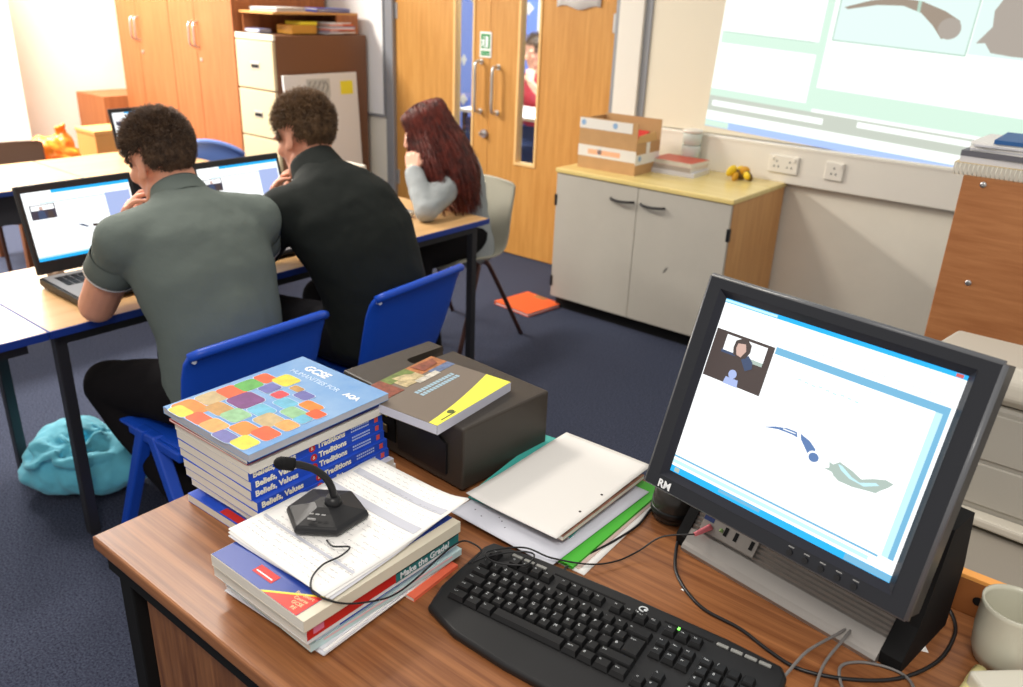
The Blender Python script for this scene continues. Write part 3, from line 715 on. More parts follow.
# ------------------------------------------------------------------ teacher's desk
DZ = .75
t = thing('teachers_desk', 'teak laminate teacher\'s desk in the foreground carrying books and computer', 'desk', (-.35, .82, 0))
x0, x1, y0, y1 = -.832, .80, -.372, .377
mb = MB(); mb.b6(x0, x1, y0, y1, DZ-.024, DZ, .004); mb.build('desk_top', deskM, t)
mb = MB(); mb.b6(x0+.015, x1-.01, y0+.012, y1-.01, DZ-.062, DZ-.025); mb.build('frame', blackMatte, t)
for cx, cy in ((x0+.045, y0+.04), (x0+.045, y1-.04), (x1-.05, y0+.04), (x1-.05, y1-.04)):
    MB().b6(cx-.02, cx+.02, cy-.02, cy+.02, 0, DZ-.062, .003).build('leg', blackMatte, t)
mb = MB(); mb.b6(x0+.10, x1-.12, y0+.025, y0+.043, .12, DZ-.063, .002); mb.build('front_panel', deskV, t)
mb = MB(); mb.b6(x0+.10, x0+.118, y0+.044, y1-.05, .12, DZ-.063, .002); mb.build('side_panel', deskV, t)
t = thing('wooden_ledge', 'narrow light-edged wooden board at the desk\'s back edge behind the mug', 'board', (.19, 1.206, 0))
mb = MB(); mb.b6(-.42, .25, -.008, .008, .45, .805, .001); mb.build('board', mat('ledge_brown', rgb(150, 92, 48), .5), t)
mb = MB(); mb.b6(-.42, .25, -.0085, .0085, .805, .812, .001); mb.build('top_edging', mat('ledge_edge', rgb(236, 164, 84), .5), t)
mb = MB(); mb.cyl((-.253, -.007, .776), (-.253, -.0088, .776), .007); mb.build('screw_hole', blackMatte, t)
mb = MB(); mb.b6(-.4, .23, -.0055, .0055, 0.0, .45); mb.build('support', blackMatte, t)

# --- tall stack of textbooks
GA = 'blue-spined textbooks in the tall stack'
z = DZ
b = book('textbook', 'blue textbook with red label, bottom of the tall stack', (-1.06, .74, z), .205, .27, .015, [blueCover], .02, 'x+'); z += .015
mb = MB(); mb.b6(-.015, .035, -.132, -.118, .015, .0154); mb.build('red_label', red, b)
b = book('textbook', 'white-edged textbook second from the bottom of the tall stack', (-1.065, .762, z), .205, .27, .012, [mat('pale_cover', rgb(220, 220, 226), .4)], -.03, 'x-'); z += .012
b = book('textbook', 'pale textbook just beneath the five blue spines of the tall stack', (-1.06, .752, z), .21, .27, .012, [mat('pale_cover2', rgb(208, 210, 220), .4)], .03, 'x-'); z += .012
ords = ['lowest', 'second lowest', 'middle', 'second highest', 'topmost']
for k in range(5):
    ox = (-1.075, -1.078, -1.086, -1.088, -1.09)[k]; w = .205
    b = book('textbook', '%s of the five blue-spined textbooks in the tall stack' % ords[k], (ox, .752, z), w, .275, .0165, [blueCover], (.0, .012, -.01, .005, -.005)[k], 'x+', group=GA)
    X = w/2
    def sp(s, size, y, m, zz=.0048, bold=0.): return text('spine_lettering', s, size, m, b, frame((X+.0002, y, zz), (0, 1, 0), (0, 0, 1)), bold=bold)
    gold = mat('cream_print', rgb(255, 248, 222), .5)
    sp('Beliefs, Values', .0142, -.130, gold, .0042, .0005); sp('Traditions', .0142, -.006, gold, .0042, .0005)
    mb = MB(); mb.cyl((X-.0002, -.0165, .0083), (X+.0004, -.0165, .0083), .0066, n=18); mb.build('red_disc', red, b)
    sp('&', .0085, -.0193, gold, .0055)
    sp('Ann Lovelace', .0042, .058, whiteInk, .0096) if False else None
    mb = MB()
    for r in range(2):
        for j in range(9): mb.b6(X-.0001, X+.0004, .066+j*.0046, .066+j*.0046+.0032, .0045+r*.0056, .0072+r*.0056)
    mb.build('small_print', mat('pale_print', rgb(190, 206, 240), .5), b)
    mb = MB(); mb.b6(X-.0001, X+.0004, .119, .127, .0035, .0128); mb.build('red_label', mat('salmon', rgb(226, 90, 80), .5), b)
    z += .0165
b = book('textbook', 'thick white-spined book above the blue spines of the tall stack', (-1.088, .754, z), .212, .28, .014, [mat('offwhite_cover', rgb(226, 222, 212), .5)], .0, 'x+'); z += .014
b = book('exercise_book', 'thin red booklet near the top of the tall stack', (-1.096, .745, z), .214, .268, .004, [red], .015, 'x+'); z += .004
b = book('textbook', 'thin navy book directly beneath the colourful top book', (-1.09, .752, z), .215, .282, .008, [mat('navy_cover', rgb(28, 44, 110), .35)], .0, 'x+'); z += .008
gl = mat('sky_gloss', rgb(96, 150, 208), .22, col2=rgb(140, 176, 216), scale=5, coat=.5)
b = book('textbook', 'glossy textbook with colourful rounded squares, top of the tall stack', (-1.094, .752, z), .236, .288, .0125, [gl], .01, 'x-', pages=mat('grey_pages', rgb(176, 178, 188), .7))
rr = random.Random(11)
cols = [mat('c%d' % i, rgb(*c), .25, coat=.5, var=.25, scale=60) for i, c in enumerate([(244, 140, 40), (236, 96, 40), (96, 180, 80), (124, 60, 130), (206, 180, 130), (236, 220, 60), (110, 190, 220), (200, 150, 80), (226, 70, 80), (110, 110, 180), (150, 200, 150), (250, 170, 90)])]
wl = mat('cover_white', rgb(190, 208, 232), .3, coat=.4)
def rsq(mb, cx, cy, w, h, zz, mi, r=.35):
    pts = []
    rx, ry = w*r/2*1.2, h*r/2*1.2
    for sx, sy, a0 in ((1, 1, 0), (-1, 1, 90), (-1, -1, 180), (1, -1, 270)):
        for k in range(5):
            a = math.radians(a0+22.5*k); pts.append((cx+sx*(w/2-rx)+rx*math.cos(a), cy+sy*(h/2-ry)+ry*math.sin(a)))
    mb.prism(pts, zz-.0002, zz, mi=mi)
ART = [(-.085, -.105, .07, .05, 0), (-.092, -.055, .05, .05, 4), (-.04, -.118, .05, .035, 1), (-.045, -.07, .055, .04, 7), (-.085, -.012, .06, .045, 1), (-.085, -.125, .05, .03, 5), (-.088, .03, .045, .05, 2),
       (-.04, -.015, .06, .06, 3), (-.005, -.065, .05, .045, 10), (.0, -.115, .05, .04, 11), (.045, -.125, .05, .03, 9), (.045, -.085, .05, .04, 0), (.085, -.115, .045, .04, 5), (.012, -.02, .05, .04, 6), (.05, -.035, .05, .045, 4),
       (.085, -.07, .05, .04, 1), (.088, -.025, .04, .035, 11), (-.09, .072, .045, .035, 1), (-.05, .05, .035, .04, 9), (-.055, .095, .05, .045, 5), (-.015, .045, .03, .03, 8), (.02, .03, .045, .035, 6), (.02, .075, .04, .03, 9), (.06, .015, .05, .035, 10), (.062, .055, .05, .03, 0), (.092, .04, .035, .03, 1), (-.012, .085, .03, .02, 7), (.09, .01, .03, .03, 6)]
mb = MB()
for i, (cx, cy, w, h, ci) in enumerate(ART):
    cy = cy*.86-.014; cx *= .96; w *= .88; h *= .84
    rsq(mb, cx, cy-.012, w+.0024, h+.0024, .0125+.0003+.00001*i, len(cols)); rsq(mb, cx, cy-.012, w, h, .0125+.0006+.00001*i, ci)
mb.build('cover_art', cols+[wl], b)
text('title', 'GCSE', .026, whiteInk, b, frame((-.072, .108, .0126), (1, -.0, 0), (0, 1, 0)), bold=.0009)
text('title', 'HUMANITIES FOR', .0165, mat('pale_title', rgb(200, 220, 244), .4), b, frame((-.083, .086, .0126), (1, 0, 0), (0, 1, 0)))
text('title', 'AQA', .0165, whiteInk, b, frame((.064, .086, .0126), (1, 0, 0), (0, 1, 0)), bold=.0008)

# --- black case with grey book
t = thing('black_case', 'boxy black metal unit with front sockets standing on the desk', 'case', (-.992, 1.055, DZ), -.06)
X, Y, Zc = .168, .113, .122
mb = MB(); mb.box((0, 0, .005+Zc/2), (2*X, 2*Y, Zc), .004); o = mb.build('body', caseM, t)
cut = MB(); cut.box((-.108, Y-.02, .127), (.034, .17, .05), .012, 0, None, 3); co_ = cut.build('cut', blackMatte, t)
bake(o, [('BOOLEAN', dict(object=co_, operation='DIFFERENCE', solver='EXACT'))]); bpy.data.objects.remove(co_)
mb = MB(); mb.b6(-.1235, -.0925, Y-.1, Y-.004, .1022, .1042); mb.build('handle_recess', blackMatte, t)
mb = MB(); mb.prism([(.0, .025), (.13, .025), (.13, .085), (.10, .10), (0, .10)], -Y-.005, -Y, 'xz'); mb.build('speaker_panel', black, t)
mb = MB(); mb.b6(-.15, -.01, -Y-.003, -Y, .03, .105, .002); mb.build('socket_panel', blackMatte, t)
mb = MB()
for i, (x, zz) in enumerate(((-.13, .085), (-.10, .085), (-.065, .085), (-.13, .06), (-.1, .06), (-.03, .088))): mb.cyl((x, -Y-.003, zz), (x, -Y-.007, zz), .007, n=14, mi=0 if i % 5 else 1)
mb.b6(-.075, -.03, -Y-.0065, -Y-.003, .045, .062, .002, 2); mb.build('socket', [steel, yellow, mat('brass_dull', rgb(120, 104, 70), .4, metal=.5)], t)
mb = MB(); mb.b6(-.085, -.05, -Y-.03, -Y-.003, .018, .04, .004); mb.build('blue_plug', mat('plug_blue', rgb(30, 70, 200), .4), t)
mb = MB()
for sx in (-.14, .14):
    for sy in (-.085, .085): mb.cyl((sx, sy, 0), (sx, sy, .006), .012)
mb.build('foot', blackMatte, t)
cz = DZ+.127
gcov = mat('taupe_cover', rgb(116, 104, 92), .35, coat=.2)
b = book('textbook', 'taupe and yellow textbook lying on the black unit', (-.957, .990, cz), .192, .218, .018, [gcov], .085, 'x+', pages=mat('pale_lilac_pages', rgb(208, 208, 220), .7))
b.children[0].data.materials[0] = gcov
mb = MB(); mb.b6(.0952, .0966, -.109, .109, 0, .0176); mb.build('spine', mat('lilac_spine', rgb(204, 206, 220), .4), b)
mb = MB(); c_ = [(.096, -.109), (.096, .109), (.040, .109)]
for k in range(9):
    u = k/8; c_.append((.040+.048*math.sin(u*PI/2)*.5+.014*u, .109-.218*u))
mb.prism(c_, .0181, .0184); mb.build('yellow_band', mat('lemon', rgb(244, 236, 84), .35), b)
mb = MB(); ph = [mat('ph%d' % i, rgb(*c), .35, var=.5, scale=90) for i, c in enumerate([(190, 120, 70), (216, 196, 150), (110, 130, 170), (120, 140, 70), (150, 80, 60), (230, 224, 210)])]
for i, (a, bb, c, d) in enumerate([(-.096, -.055, .03, .109), (-.055, -.036, .05, .109), (-.096, -.070, -.04, .03), (-.070, -.040, -.03, .03), (-.096, -.036, -.109, -.04), (-.046, -.032, .0, .06)]):
    mb.b6(a, bb, c, d, .0181, .0184+.0001*i, 0, (0, 2, 3, 1, 4, 5)[i])
mb.prism([(-.085, -.02), (-.044, -.015), (-.055, .03), (-.078, .01)], .0188, .0191, mi=1)
mb.prism([(-.09, .04), (-.06, .045), (-.065, .09), (-.085, .1)], .019, .0192, mi=4); mb.build('cover_photos', ph, b)
tt = mat('title_blue', rgb(160, 190, 206), .5)
mb = MB()
for r in range(2):
    for j in range(13): 
        mb.b6(-.016+r*.013, -.007+r*.013, .065-j*.0085, .065-j*.0085+.0062, .0181, .0184)
mb.build('small_print', tt, b)
mb = MB(); mb.sphere((.082, -.055, .0186), (.006, .008, .0006)); mb.b6(.088, .0905, -.09, -.05, .0184, .0187); mb.build('publisher_mark', mat('mark_dark', rgb(90, 100, 50), .5), b)

# --- low pile with sheets and microphone
z = DZ
b = book('exercise_book', 'orange booklet poking out under the low pile', (-.803, .72, z), .215, .10, .006, [mat('salmon_cover', rgb(236, 112, 82), .5)], .06, 'x+'); z += .006
stack_sheets('paper_stack', 'white sheets at the bottom of the low pile on the desk', 'papers', (-.81, .655, z), .205, .28, 4, [whiteP, paper2], .02, .005, .0018); z += .0075
b = book('textbook', 'pink and turquoise striped booklet low in the pile under the microphone', (-.812, .652, z), .208, .283, .011, [mat('aqua_cover', rgb(196, 222, 222), .4)], -.025, 'x+')
mb = MB(); mb.b6(.1038, .1046, -.12, .12, .0065, .009); mb.build('pink_stripe', mat('pink', rgb(232, 190, 194), .5), b); z += .011
b = book('textbook', 'white textbook with thin blue spine line in the pile under the microphone', (-.818, .656, z), .205, .28, .013, [mat('pale_blue_cover', rgb(206, 216, 232), .4)], .02, 'x+')
mb = MB(); mb.b6(.1022, .1032, -.1, .13, .0, .004); mb.build('blue_line', blueCover, b); z += .013
b = book('textbook', 'red and teal spined revision book beneath the blue-covered book', (-.808, .640, z), .208, .284, .026, [mat('white_cover', rgb(226, 226, 228), .4)], .0, 'x+'); X = .104
mb = MB(); mb.b6(X-.0002, X+.0006, -.142, .012, .006, .0258); mb.build('red_spine', mat('deep_red', rgb(196, 36, 32), .4), b)
mb = MB(); mb.b6(X-.0002, X+.0006, .012, .142, .005, .0195); mb.build('teal_spine', mat('deep_teal', rgb(46, 120, 120), .4), b)
mb = MB(); mb.b6(X-.0002, X+.0006, .012, .142, .0195, .0258); mb.build('black_spine', black, b)
text('spine_lettering', 'Make the Grade!', .0148, whiteInk, b, frame((X+.0008, .020, .0075), (0, 1, 0), (0, 0, 1)), bold=.0003)
mb = MB(); mb.b6(X+.0004, X+.0009, -.132, -.115, .011, .021); mb.build('small_label', mat('label_pink', rgb(216, 120, 150), .5), b); z += .026
b = book('textbook', 'blue-covered book with red corner flash directly under the handwritten sheets', (-.801, .636, z), .204, .290, .018, [mat('cream_cover', rgb(216, 208, 188), .5)], .0, 'x+')
mb = MB(); mb.b6(-.101, .086, -.144, .144, .018, .0186); mb.build('blue_front', mat('royal_blue', rgb(40, 66, 150), .35), b)
mb = MB(); mb.prism([(.086, -.144), (.086, -.100), (.018, -.144)], .0187, .019); mb.build('red_flash', mat('flash_red', rgb(222, 52, 40), .4), b)
mb = MB(); mb.prism([(.086, -.100), (.086, -.096), (.012, -.144), (.018, -.144)], .0187, .0191); mb.build('yellow_line', yellow, b)
for i, s in enumerate(('For Short', 'Course', 'GCSE', 'RE')):
    text('flash_lettering', s, .0078, mat('flash_cream', rgb(250, 220, 170), .5), b, frame((.066+.002*i, -.116-.008*i, .0191), (1, .15, 0), (-.15, 1, 0)), 'CENTER')
mb = MB(); mb.b6(-.03, .012, -.128, -.112, .0187, .0191, 0, 0); mb.b6(-.026, .008, -.124, -.122, .0191, .0193, 0, 1); mb.build('red_label', [red, whiteInk], b)
z += .0188
# handwritten sheets (gently waved)
def wave(x, y, k=0): return .0016*math.sin(9*x+2*k)+.0012*math.sin(14*y+k)+.010*max(0, x/.107)**3*max(0, (y+.02)/.14)+.004*max(0, -x/.107)**3*(y < 0)
sheets = []
for k, (rz, m) in enumerate(((.05, paper2), (.02, whiteP), (-.01, whiteP))):
    t = thing('handwritten_sheet' if k == 2 else 'paper_sheet', ('handwritten sheet on top, directly beneath the black microphone', 'middle white sheet under the handwritten one', 'lowest white sheet lying on the blue book')[2-k if k != 1 else 1], 'paper', (-.816, .672, z+.0022*k+.003), rz)
    rows = []
    for i in range(23):
        y = -.139+.278*i/22
        rows.append([V((x, y, wave(x, y))) for x in [-.107+.214*j/16 for j in range(17)]])
    mb = MB(); mb.rings(rows, closed=False); o = mb.build('sheet', m, t); bake(o, [('SOLIDIFY', dict(thickness=.0006, offset=1))])
    if k == 2:
        mb = MB(); rr = random.Random(4)
        for r in range(27):
            y = .128-r*.0098; x = -.095
            while x < .09:
                L = rr.uniform(.004, .016)
                if rr.random() < .82 and not (r in (3, 9, 10)):
                    pts = [V((x+L*q/5, y+.0011*math.sin(q*2.2+r), wave(x+L*q/5, y)+.0009)) for q in range(6)]; mb.tube(pts, .00022, 3)
                x += L+.004
        tag(mb.build('handwriting', ink, t), kind='stuff')
        for ya, yb in ((.085, .10), (.028, .045), (-.085, -.08)):
            rw = []
            for yy in (ya, yb): rw.append([V((x, yy, wave(x, yy)+.0008)) for x in [-.1+.2*j/12 for j in range(13)]])
            mb = MB(); mb.rings(rw, closed=False); mb.build('printed_band', greyInk, t)
z += .0022*2+.0062
t = thing('microphone', 'black gooseneck desk microphone standing on the handwritten sheets', 'microphone', (-.846, .647, z), .55)
def polyring(r, zz, sq=1.0): return [V((r*math.cos(a)*(1.08 if i % 2 == 0 else .98), r*math.sin(a)*sq, zz)) for i, a in enumerate([PI/3*k+.1 for k in range(6)])]
mb = MB(); mb.rings([polyring(.058, 0), polyring(.0605, .006), polyring(.057, .013), polyring(.03, .019), polyring(.016, .023)], smooth=False); o = mb.build('base', black, t); bake(o, [('BEVEL', dict(width=.0022, segments=2))])
Mi = Matrix.Rotation(-.55, 3, 'Z'); loc = [Mi @ V((.008, .008, 0))]
mb = MB(); mb.lathe([(.014, .016), (.012, .028), (.0085, .034)], loc[0]*1.0-V((0, 0, loc[0].z))); mb.build('collar', black, t)
Mi = Matrix.Rotation(-.55, 3, 'Z')
pts = [V((-.838, .655, z+.02)), V((-.838, .656, z+.04)), V((-.843, .65, z+.062)), V((-.851, .637, z+.080)), V((-.860, .620, z+.092)), V((-.866, .607, z+.097))]
loc = [Mi @ (p-V((-.846, .647, z))) for p in pts]
mb = MB(); mb.tube(smooth_path(loc, 6), .0055, 12); mb.build('gooseneck', black, t)
d = (loc[-1]-loc[-2]).normalized(); e = loc[-1]
mb = MB(); mb.tube([e-d*.004, e, e+d*.010, e+d*.016], .0095, 16); mb.cap(e+d*.012, .0095, e+d*.016, .0088); mb.build('microphone_head', blackMatte, t)
mb = MB()
for i in range(3): mb.b6(-.012+.009*i, -.006+.009*i, -.034, -.031, .0235, .0238)
mb.b6(-.012, .0, -.042, -.0395, .0195, .0215); mb.build('small_print', mat('dim_print', rgb(140, 140, 140), .5), t)

# --- loose papers right of the black unit
z = DZ
def sheet(name, label, cat, loc, rz, w, d, m, th=.0012, amp=0., holes=None, dark=None):
    t = thing(name, label, cat, loc, rz); rows = []
    f = lambda x, y: amp*(.6*math.sin(11*x+5*y)+.4*math.sin(17*y-3*x)+1.2*max(0, -x/w*2)**3*max(0, -y/d*2)**2)
    for i in range(21):
        y = -d/2+d*i/20; rows.append([V((x, y, f(x, y))) for x in [-w/2+w*j/16 for j in range(17)]])
    mb = MB(); mb.rings(rows, closed=False); o = mb.build('sheet', m, t); bake(o, [('SOLIDIFY', dict(thickness=th, offset=1))])
    if holes:
        mb = MB()
        for x, y in holes: mb.cyl((x, y, f(x, y)+th-.0002), (x, y, f(x, y)+th+.0004), .0024 if m is not MATS.get('lilac_white') else .0013, n=14)
        mb.build('punched_hole', dark or mat('hole_dark', rgb(70, 60, 56), .8), t)
    return t
sheet('paper_sheet', 'lowest white sheet with red marks at the right of the loose papers', 'paper', (-.655, 1.03, z), .05, .21, .29, whiteP, .0015)
t = bpy.context.scene.objects['paper_sheet'] if False else None
sheet('paper_sheet', 'pinkish sheet just under the green folder', 'paper', (-.665, 1.035, z+.002), .03, .21, .285, mat('pinkish_paper', rgb(226, 200, 190), .8), .0015)
t = thing('folder', 'bright green card folder in the loose papers', 'folder', (-.672, 1.03, z+.004), .02)
mb = MB(); mb.b6(-.107, .107, -.145, .145, 0, .0015); mb.b6(-.107, .107, -.145, .145, .003, .0045); mb.build('cover', mat('lime_green', rgb(70, 176, 50), .5), t)
mb = MB(); mb.b6(-.1, .105, -.14, .142, .0016, .0029); mb.build('papers', whiteP, t)
sheet('paper_sheet', 'grey-white sheet with pencil dots, widest of the loose papers', 'paper', (-.69, 1.008, z+.0095), -.02, .212, .285, mat('lilac_white', rgb(206, 208, 218), .8), .0012, 0, [(-.08, -.11), (-.06, -.117), (-.035, -.10), (-.025, -.105), (-.01, -.115)], mat('pencil_dot', rgb(110, 110, 120), .8))
t = thing('folder', 'turquoise card folder peeking out behind the top sheet', 'folder', (-.72, 1.058, z+.0115), .12)
mb = MB(); mb.b6(-.1, .1, -.13, .13, 0, .002); mb.b6(-.1, .1, -.13, .13, .006, .008); mb.build('cover', mat('turquoise', rgb(70, 176, 166), .5), t)
mb = MB(); mb.b6(-.096, .096, -.128, .126, .0021, .0059); mb.build('papers', paper2, t)
b = book('magazine', 'brownish magazine under the top loose sheet', (-.695, 1.04, z+.021), .185, .25, .008, [mat('brown_print', rgb(170, 120, 100), .5, var=.5, scale=40)], .0, 'x-', 'magazine')
sheet('paper_sheet', 'large cream sheet with two punched holes on top of the loose papers', 'paper', (-.700, 1.047, z+.0315), .0, .19, .292, mat('cream_paper', rgb(232, 229, 224), .8), .001, .0028, [(.080, -.06), (.080, .005)])

# --- keyboard
t = thing('keyboard', 'black full-size computer keyboard lying on the desk', 'keyboard', (-.443, .772, DZ), .108)
out = [(-.235, .075), (-.228, .09), (-.15, .097), (0, .1), (.15, .097), (.225, .09), (.235, .075), (.238, -.03), (.228, -.075), (.17, -.096), (.08, -.106), (0, -.108), (-.08, -.106), (-.17, -.096), (-.228, -.075), (-.238, -.03)]
def kz(y): return .014+.012*(y+.1)/.2
mb = MB()
n = len(out)
mb.rings([[V((x*.985, y*.985, 0.0)) for x, y in out], [V((x, y, .006)) for x, y in out], [V((x, y, kz(y)-.004)) for x, y in out], [V((x*.985, y*.97, kz(y))) for x, y in out]], smooth=False)
o = mb.build('body', keyBody, t); bake(o, [('BEVEL', dict(width=.002, segments=2, limit_method='ANGLE'))])
U = .0186
legend = mat('key_legend', rgb(200, 204, 206), .5)
keys = []
def row(y, x, items, h=1.):
    for it in items:
        if it is None: x += U*.5; continue
        s, w = it if isinstance(it, tuple) else (it, 1.)
        if s != ' ': keys.append((x+w*U/2, y, w*U, U*h, s))
        x += w*U
X0 = -.2145; yb = .035
row(.062, X0, ['Esc', (' ', .9), 'F1', 'F2', 'F3', 'F4', (' ', .55), 'F5', 'F6', 'F7', 'F8', (' ', .55), 'F9', 'F10', 'F11', 'F12'])
row(yb, X0, list('`1234567890-=')+[('<--', 2.)])
row(yb-U, X0, [('Tab', 1.5)]+list('QWERTYUIOP[]'))
row(yb-2*U, X0, [('Caps', 1.75)]+list('ASDFGHJKL;\'#'))
row(yb-3*U, X0, [('Shift', 1.25)]+list('\\ZXCVBNM,./')+[('Shift', 2.75)])
row(yb-4*U, X0, [('Ctrl', 1.5), ('Alt', 1.25), ('Alt', 1.25), ('_', 6.), ('AltGr', 1.25), ('#', 1.25), ('=', 1.25), ('Ctrl', 1.25)])
keys.append((X0+14.25*U, yb-1.5*U, 1.45*U, 1.95*U, 'Enter'))
xn = X0+15.3*U
row(.062, xn, ['PrS', 'ScL', 'Brk']); row(yb, xn, ['Ins', 'Hm', 'PU']); row(yb-U, xn, ['Del', 'End', 'PD']); row(yb-3*U, xn+U, ['^']); row(yb-4*U, xn, ['<', 'v', '>'])
xp = X0+18.6*U
row(yb, xp, ['Num', '/', '*', '-']); row(yb-U, xp, list('789')); row(yb-2*U, xp, list('456')); row(yb-3*U, xp, list('123')); row(yb-4*U, xp, [('0', 2.), '.'])
keys += [(xp+3.5*U, yb-1.5*U, U, 1.95*U, '+'), (xp+3.5*U, yb-3.5*U, U, 1.95*U, 'En')]
keys.sort(key=lambda k: k[1]*1.0)
def keycap(mb, x, y, w, h):
    z0 = kz(y)-.001; z1 = z0+.0085; a, b_ = w/2-.0008, h/2-.0008; c, d = w/2-.0032, h/2-.003
    r = lambda A, B, zz, oy=0: [V((x-A, y-B+oy, zz-.0006*0)), V((x+A, y-B+oy, zz)), V((x+A, y+B+oy, zz)), V((x-A, y+B+oy, zz))]
    mb.rings([r(a, b_, z0), r(a, b_, z0+.002), r(c, d, z1, .001)], 0, True, False)
extra = MB(); ne = 0
vis = sorted(keys, key=lambda k: k[0])           # the ones nearest the numeric pad's far end leave the frame first
for i, (x, y, w, h, s) in enumerate(vis):
    if i < 99:
        mb = MB(); keycap(mb, x, y, w, h); k = mb.build('key', keyM, t)
        if s not in ('_',):
            cu = bpy.data.curves.new('l', 'FONT'); cu.body = s; cu.size = .0062 if len(s) == 1 else .0036; cu.resolution_u = 2
            q = bpy.data.objects.new('l', cu); C.objects.link(q); dg = bpy.context.evaluated_depsgraph_get(); dg.update()
            me = bpy.data.meshes.new_from_object(q.evaluated_get(dg)); bpy.data.objects.remove(q)
            me.transform(frame((x-w/2+.0048, y+h/2-.0080, kz(y)+.0079), (1, 0, 0), (0, 1, .05))); me.materials.clear(); me.materials.append(legend)
            q = bpy.data.objects.new('legend', me); C.objects.link(q); q.parent = k
    else: keycap(extra, x, y, w, h); ne += 1
if ne: tag(extra.build('keys', keyM, t), kind='stuff')
else: extra.bm.free()
msil = mat('media_silver', rgb(150, 150, 146), .4, metal=.3)
for k in range(3): MB().box((-.176+k*.021, .079, kz(.079)+.0012), (.0175, .0055, .003), .001).build('media_key', msil, t)
for k in range(4): MB().box((.148+k*.019, .078, kz(.078)+.0012), (.016, .0055, .003), .001).build('media_key', msil, t)
for a, b_ in ((-.11, .005), (.065, .135)): MB().b6(a, b_, .077, .080, kz(.078)-.0008, kz(.078)+.0005).build('groove', blackMatte, t)
mb = MB(); mb.tube([(.031+.006*math.cos(a), .083+.005*math.sin(a), kz(.083)+.0005) for a in [PI*.1+PI*1.5*k/14 for k in range(15)]], .0011, 6); mb.sphere((.034, .083, kz(.083)+.0004), (.0028, .0025, .0006)); mb.build('logo', legend, t)
text('brand_lettering', 'Logitech', .0052, legend, t, frame((.031, .0735, kz(.0735)+.0002), (1, 0, 0), (0, 1, .06)), 'CENTER')
mb = MB(); mb.box((.087, .0755, kz(.0755)+.0006), (.003, .004, .002)); mb.build('indicator_light', mat('green_led', (.2, 1, .1), emit=2.5), t)

# --- all-in-one computer
yaw, tilt = -.155, .325
t = thing('desktop_computer', 'all-in-one black computer with silver base and lit tilted screen', 'computer', (-.304, 1.021, DZ), yaw)
MT = Matrix.Translation((0, 0, .291)) @ Matrix.Rotation(-tilt, 4, 'X')
w, h = .338, .2704
mb = MB()
fr = .008  # front face of bezel sits at y=-fr
L_, R_, T_, B_ = -.1985, .2015, .1605, -.1650
il, ir, it_, ib = -.178, .178, .1455, -.1455
yb0, yb1 = -.010, .042
mb.b6(L_, il, yb0, yb1, B_, T_); mb.b6(ir, R_, yb0, yb1, B_, T_); mb.b6(il, ir, yb0, yb1, it_, T_); mb.b6(il, ir, yb0, yb1, B_, ib); mb.b6(il, ir, .004, yb1, ib, it_)
bmesh.ops.remove_doubles(mb.bm, verts=mb.bm.verts, dist=1e-5)
o = mb.build('bezel', bezelM, t); bake(o, [('REMESH', dict(mode='SHARP', octree_depth=3))]) if False else None
o.data.transform(MT)
mb = MB()
def ring4(x0, x1, z0, z1, y): return [V((x0, y, z0)), V((x1, y, z0)), V((x1, y, z1)), V((x0, y, z1))]
mb.rings([ring4(il, ir, ib, it_, -.0105), ring4(-w/2, w/2, -h/2, h/2, -.0015), ring4(-w/2, w/2, -h/2, h/2, .0035)], 0, False, False)
o = mb.build('inner_bezel', bezelDark, t); o.data.transform(MT)
s = screen_parts(t, w, h, True)
for q in [s]+list(s.children): q.data.transform(MT)
# rounded outer edging
mb = MB()
mb.tube([(L_, -.006, B_), (L_, -.006, T_)], .0042, 8); mb.tube([(R_, -.006, B_), (R_, -.006, T_)], .0045, 8); mb.tube([(L_, -.006, T_), (R_, -.006, T_)], .0045, 8); mb.tube([(L_, -.006, B_), (R_, -.006, B_)], .003, 8)
o = mb.build('edge_trim', mat('edge_grey', rgb(92, 94, 98), .3), t); o.data.transform(MT)
mb = MB(); mb.prism([(-.16, .13), (.16, .13), (.175, .02), (.16, -.13), (-.16, -.13), (-.175, .02)], .042, .085, 'xz'); o = mb.build('rear_cover', black, t); bake(o, [('BEVEL', dict(width=.018, segments=3, limit_method='ANGLE'))]); o.data.transform(MT)
text('brand_lettering', 'RM', .0165, whiteInk, t, MT @ frame((-.176, -.0107, -.1625), (1, 0, 0), (0, 0, 1)), bold=.0004)
mb = MB()
for k in range(5):
    x = .045+k*.0225; mb.cyl((x, -.010, -.1575), (x, -.0125, -.1575), .004, n=14)
o = mb.build('control_button', black, t); o.data.transform(MT)
mb = MB()
for k in range(5):
    x = .045+k*.0225; mb.b6(x-.004, x+.004, -.0107, -.0101, -.1505, -.149)
o = mb.build('button_print', mat('dim_print', rgb(140, 140, 140), .5), t); o.data.transform(MT)
# silver base with ribs
prof = [(.003, 0), (0, .008), (.003, .013), (.008, .017), (.022, .034)]
for k in range(9): prof += [(.0225+.0042*k, .0345+.0058*k), (.0275+.0042*k, .0352+.0058*k), (.0278+.0042*k, .0390+.0058*k)]
prof += [(.075, .1), (.075, 0)]
mb = MB(); mb.prism(prof, -.160, .162, 'yz'); o = mb.build('base_front', silverM, t)
mb = MB()
for a, b_ in ((-.178, -.1605), (.1625, .192)): mb.prism([(.012, 0), (.010, .02), (.04, .06), (.062, .14), (.075, .2), (.14, .2), (.165, .1), (.16, 0)], a, b_, 'yz')
mb.prism([(.0755, 0), (.0755, .1), (.08, .2), (.14, .2), (.165, .1), (.16, 0)], -.1605, .1625, 'yz')
o = mb.build('base_body', blackMatte, t)
mb = MB(); Mpn = Matrix.Rotation(-.62, 3, 'X')
pc = V((-.098, .0345, .0515))
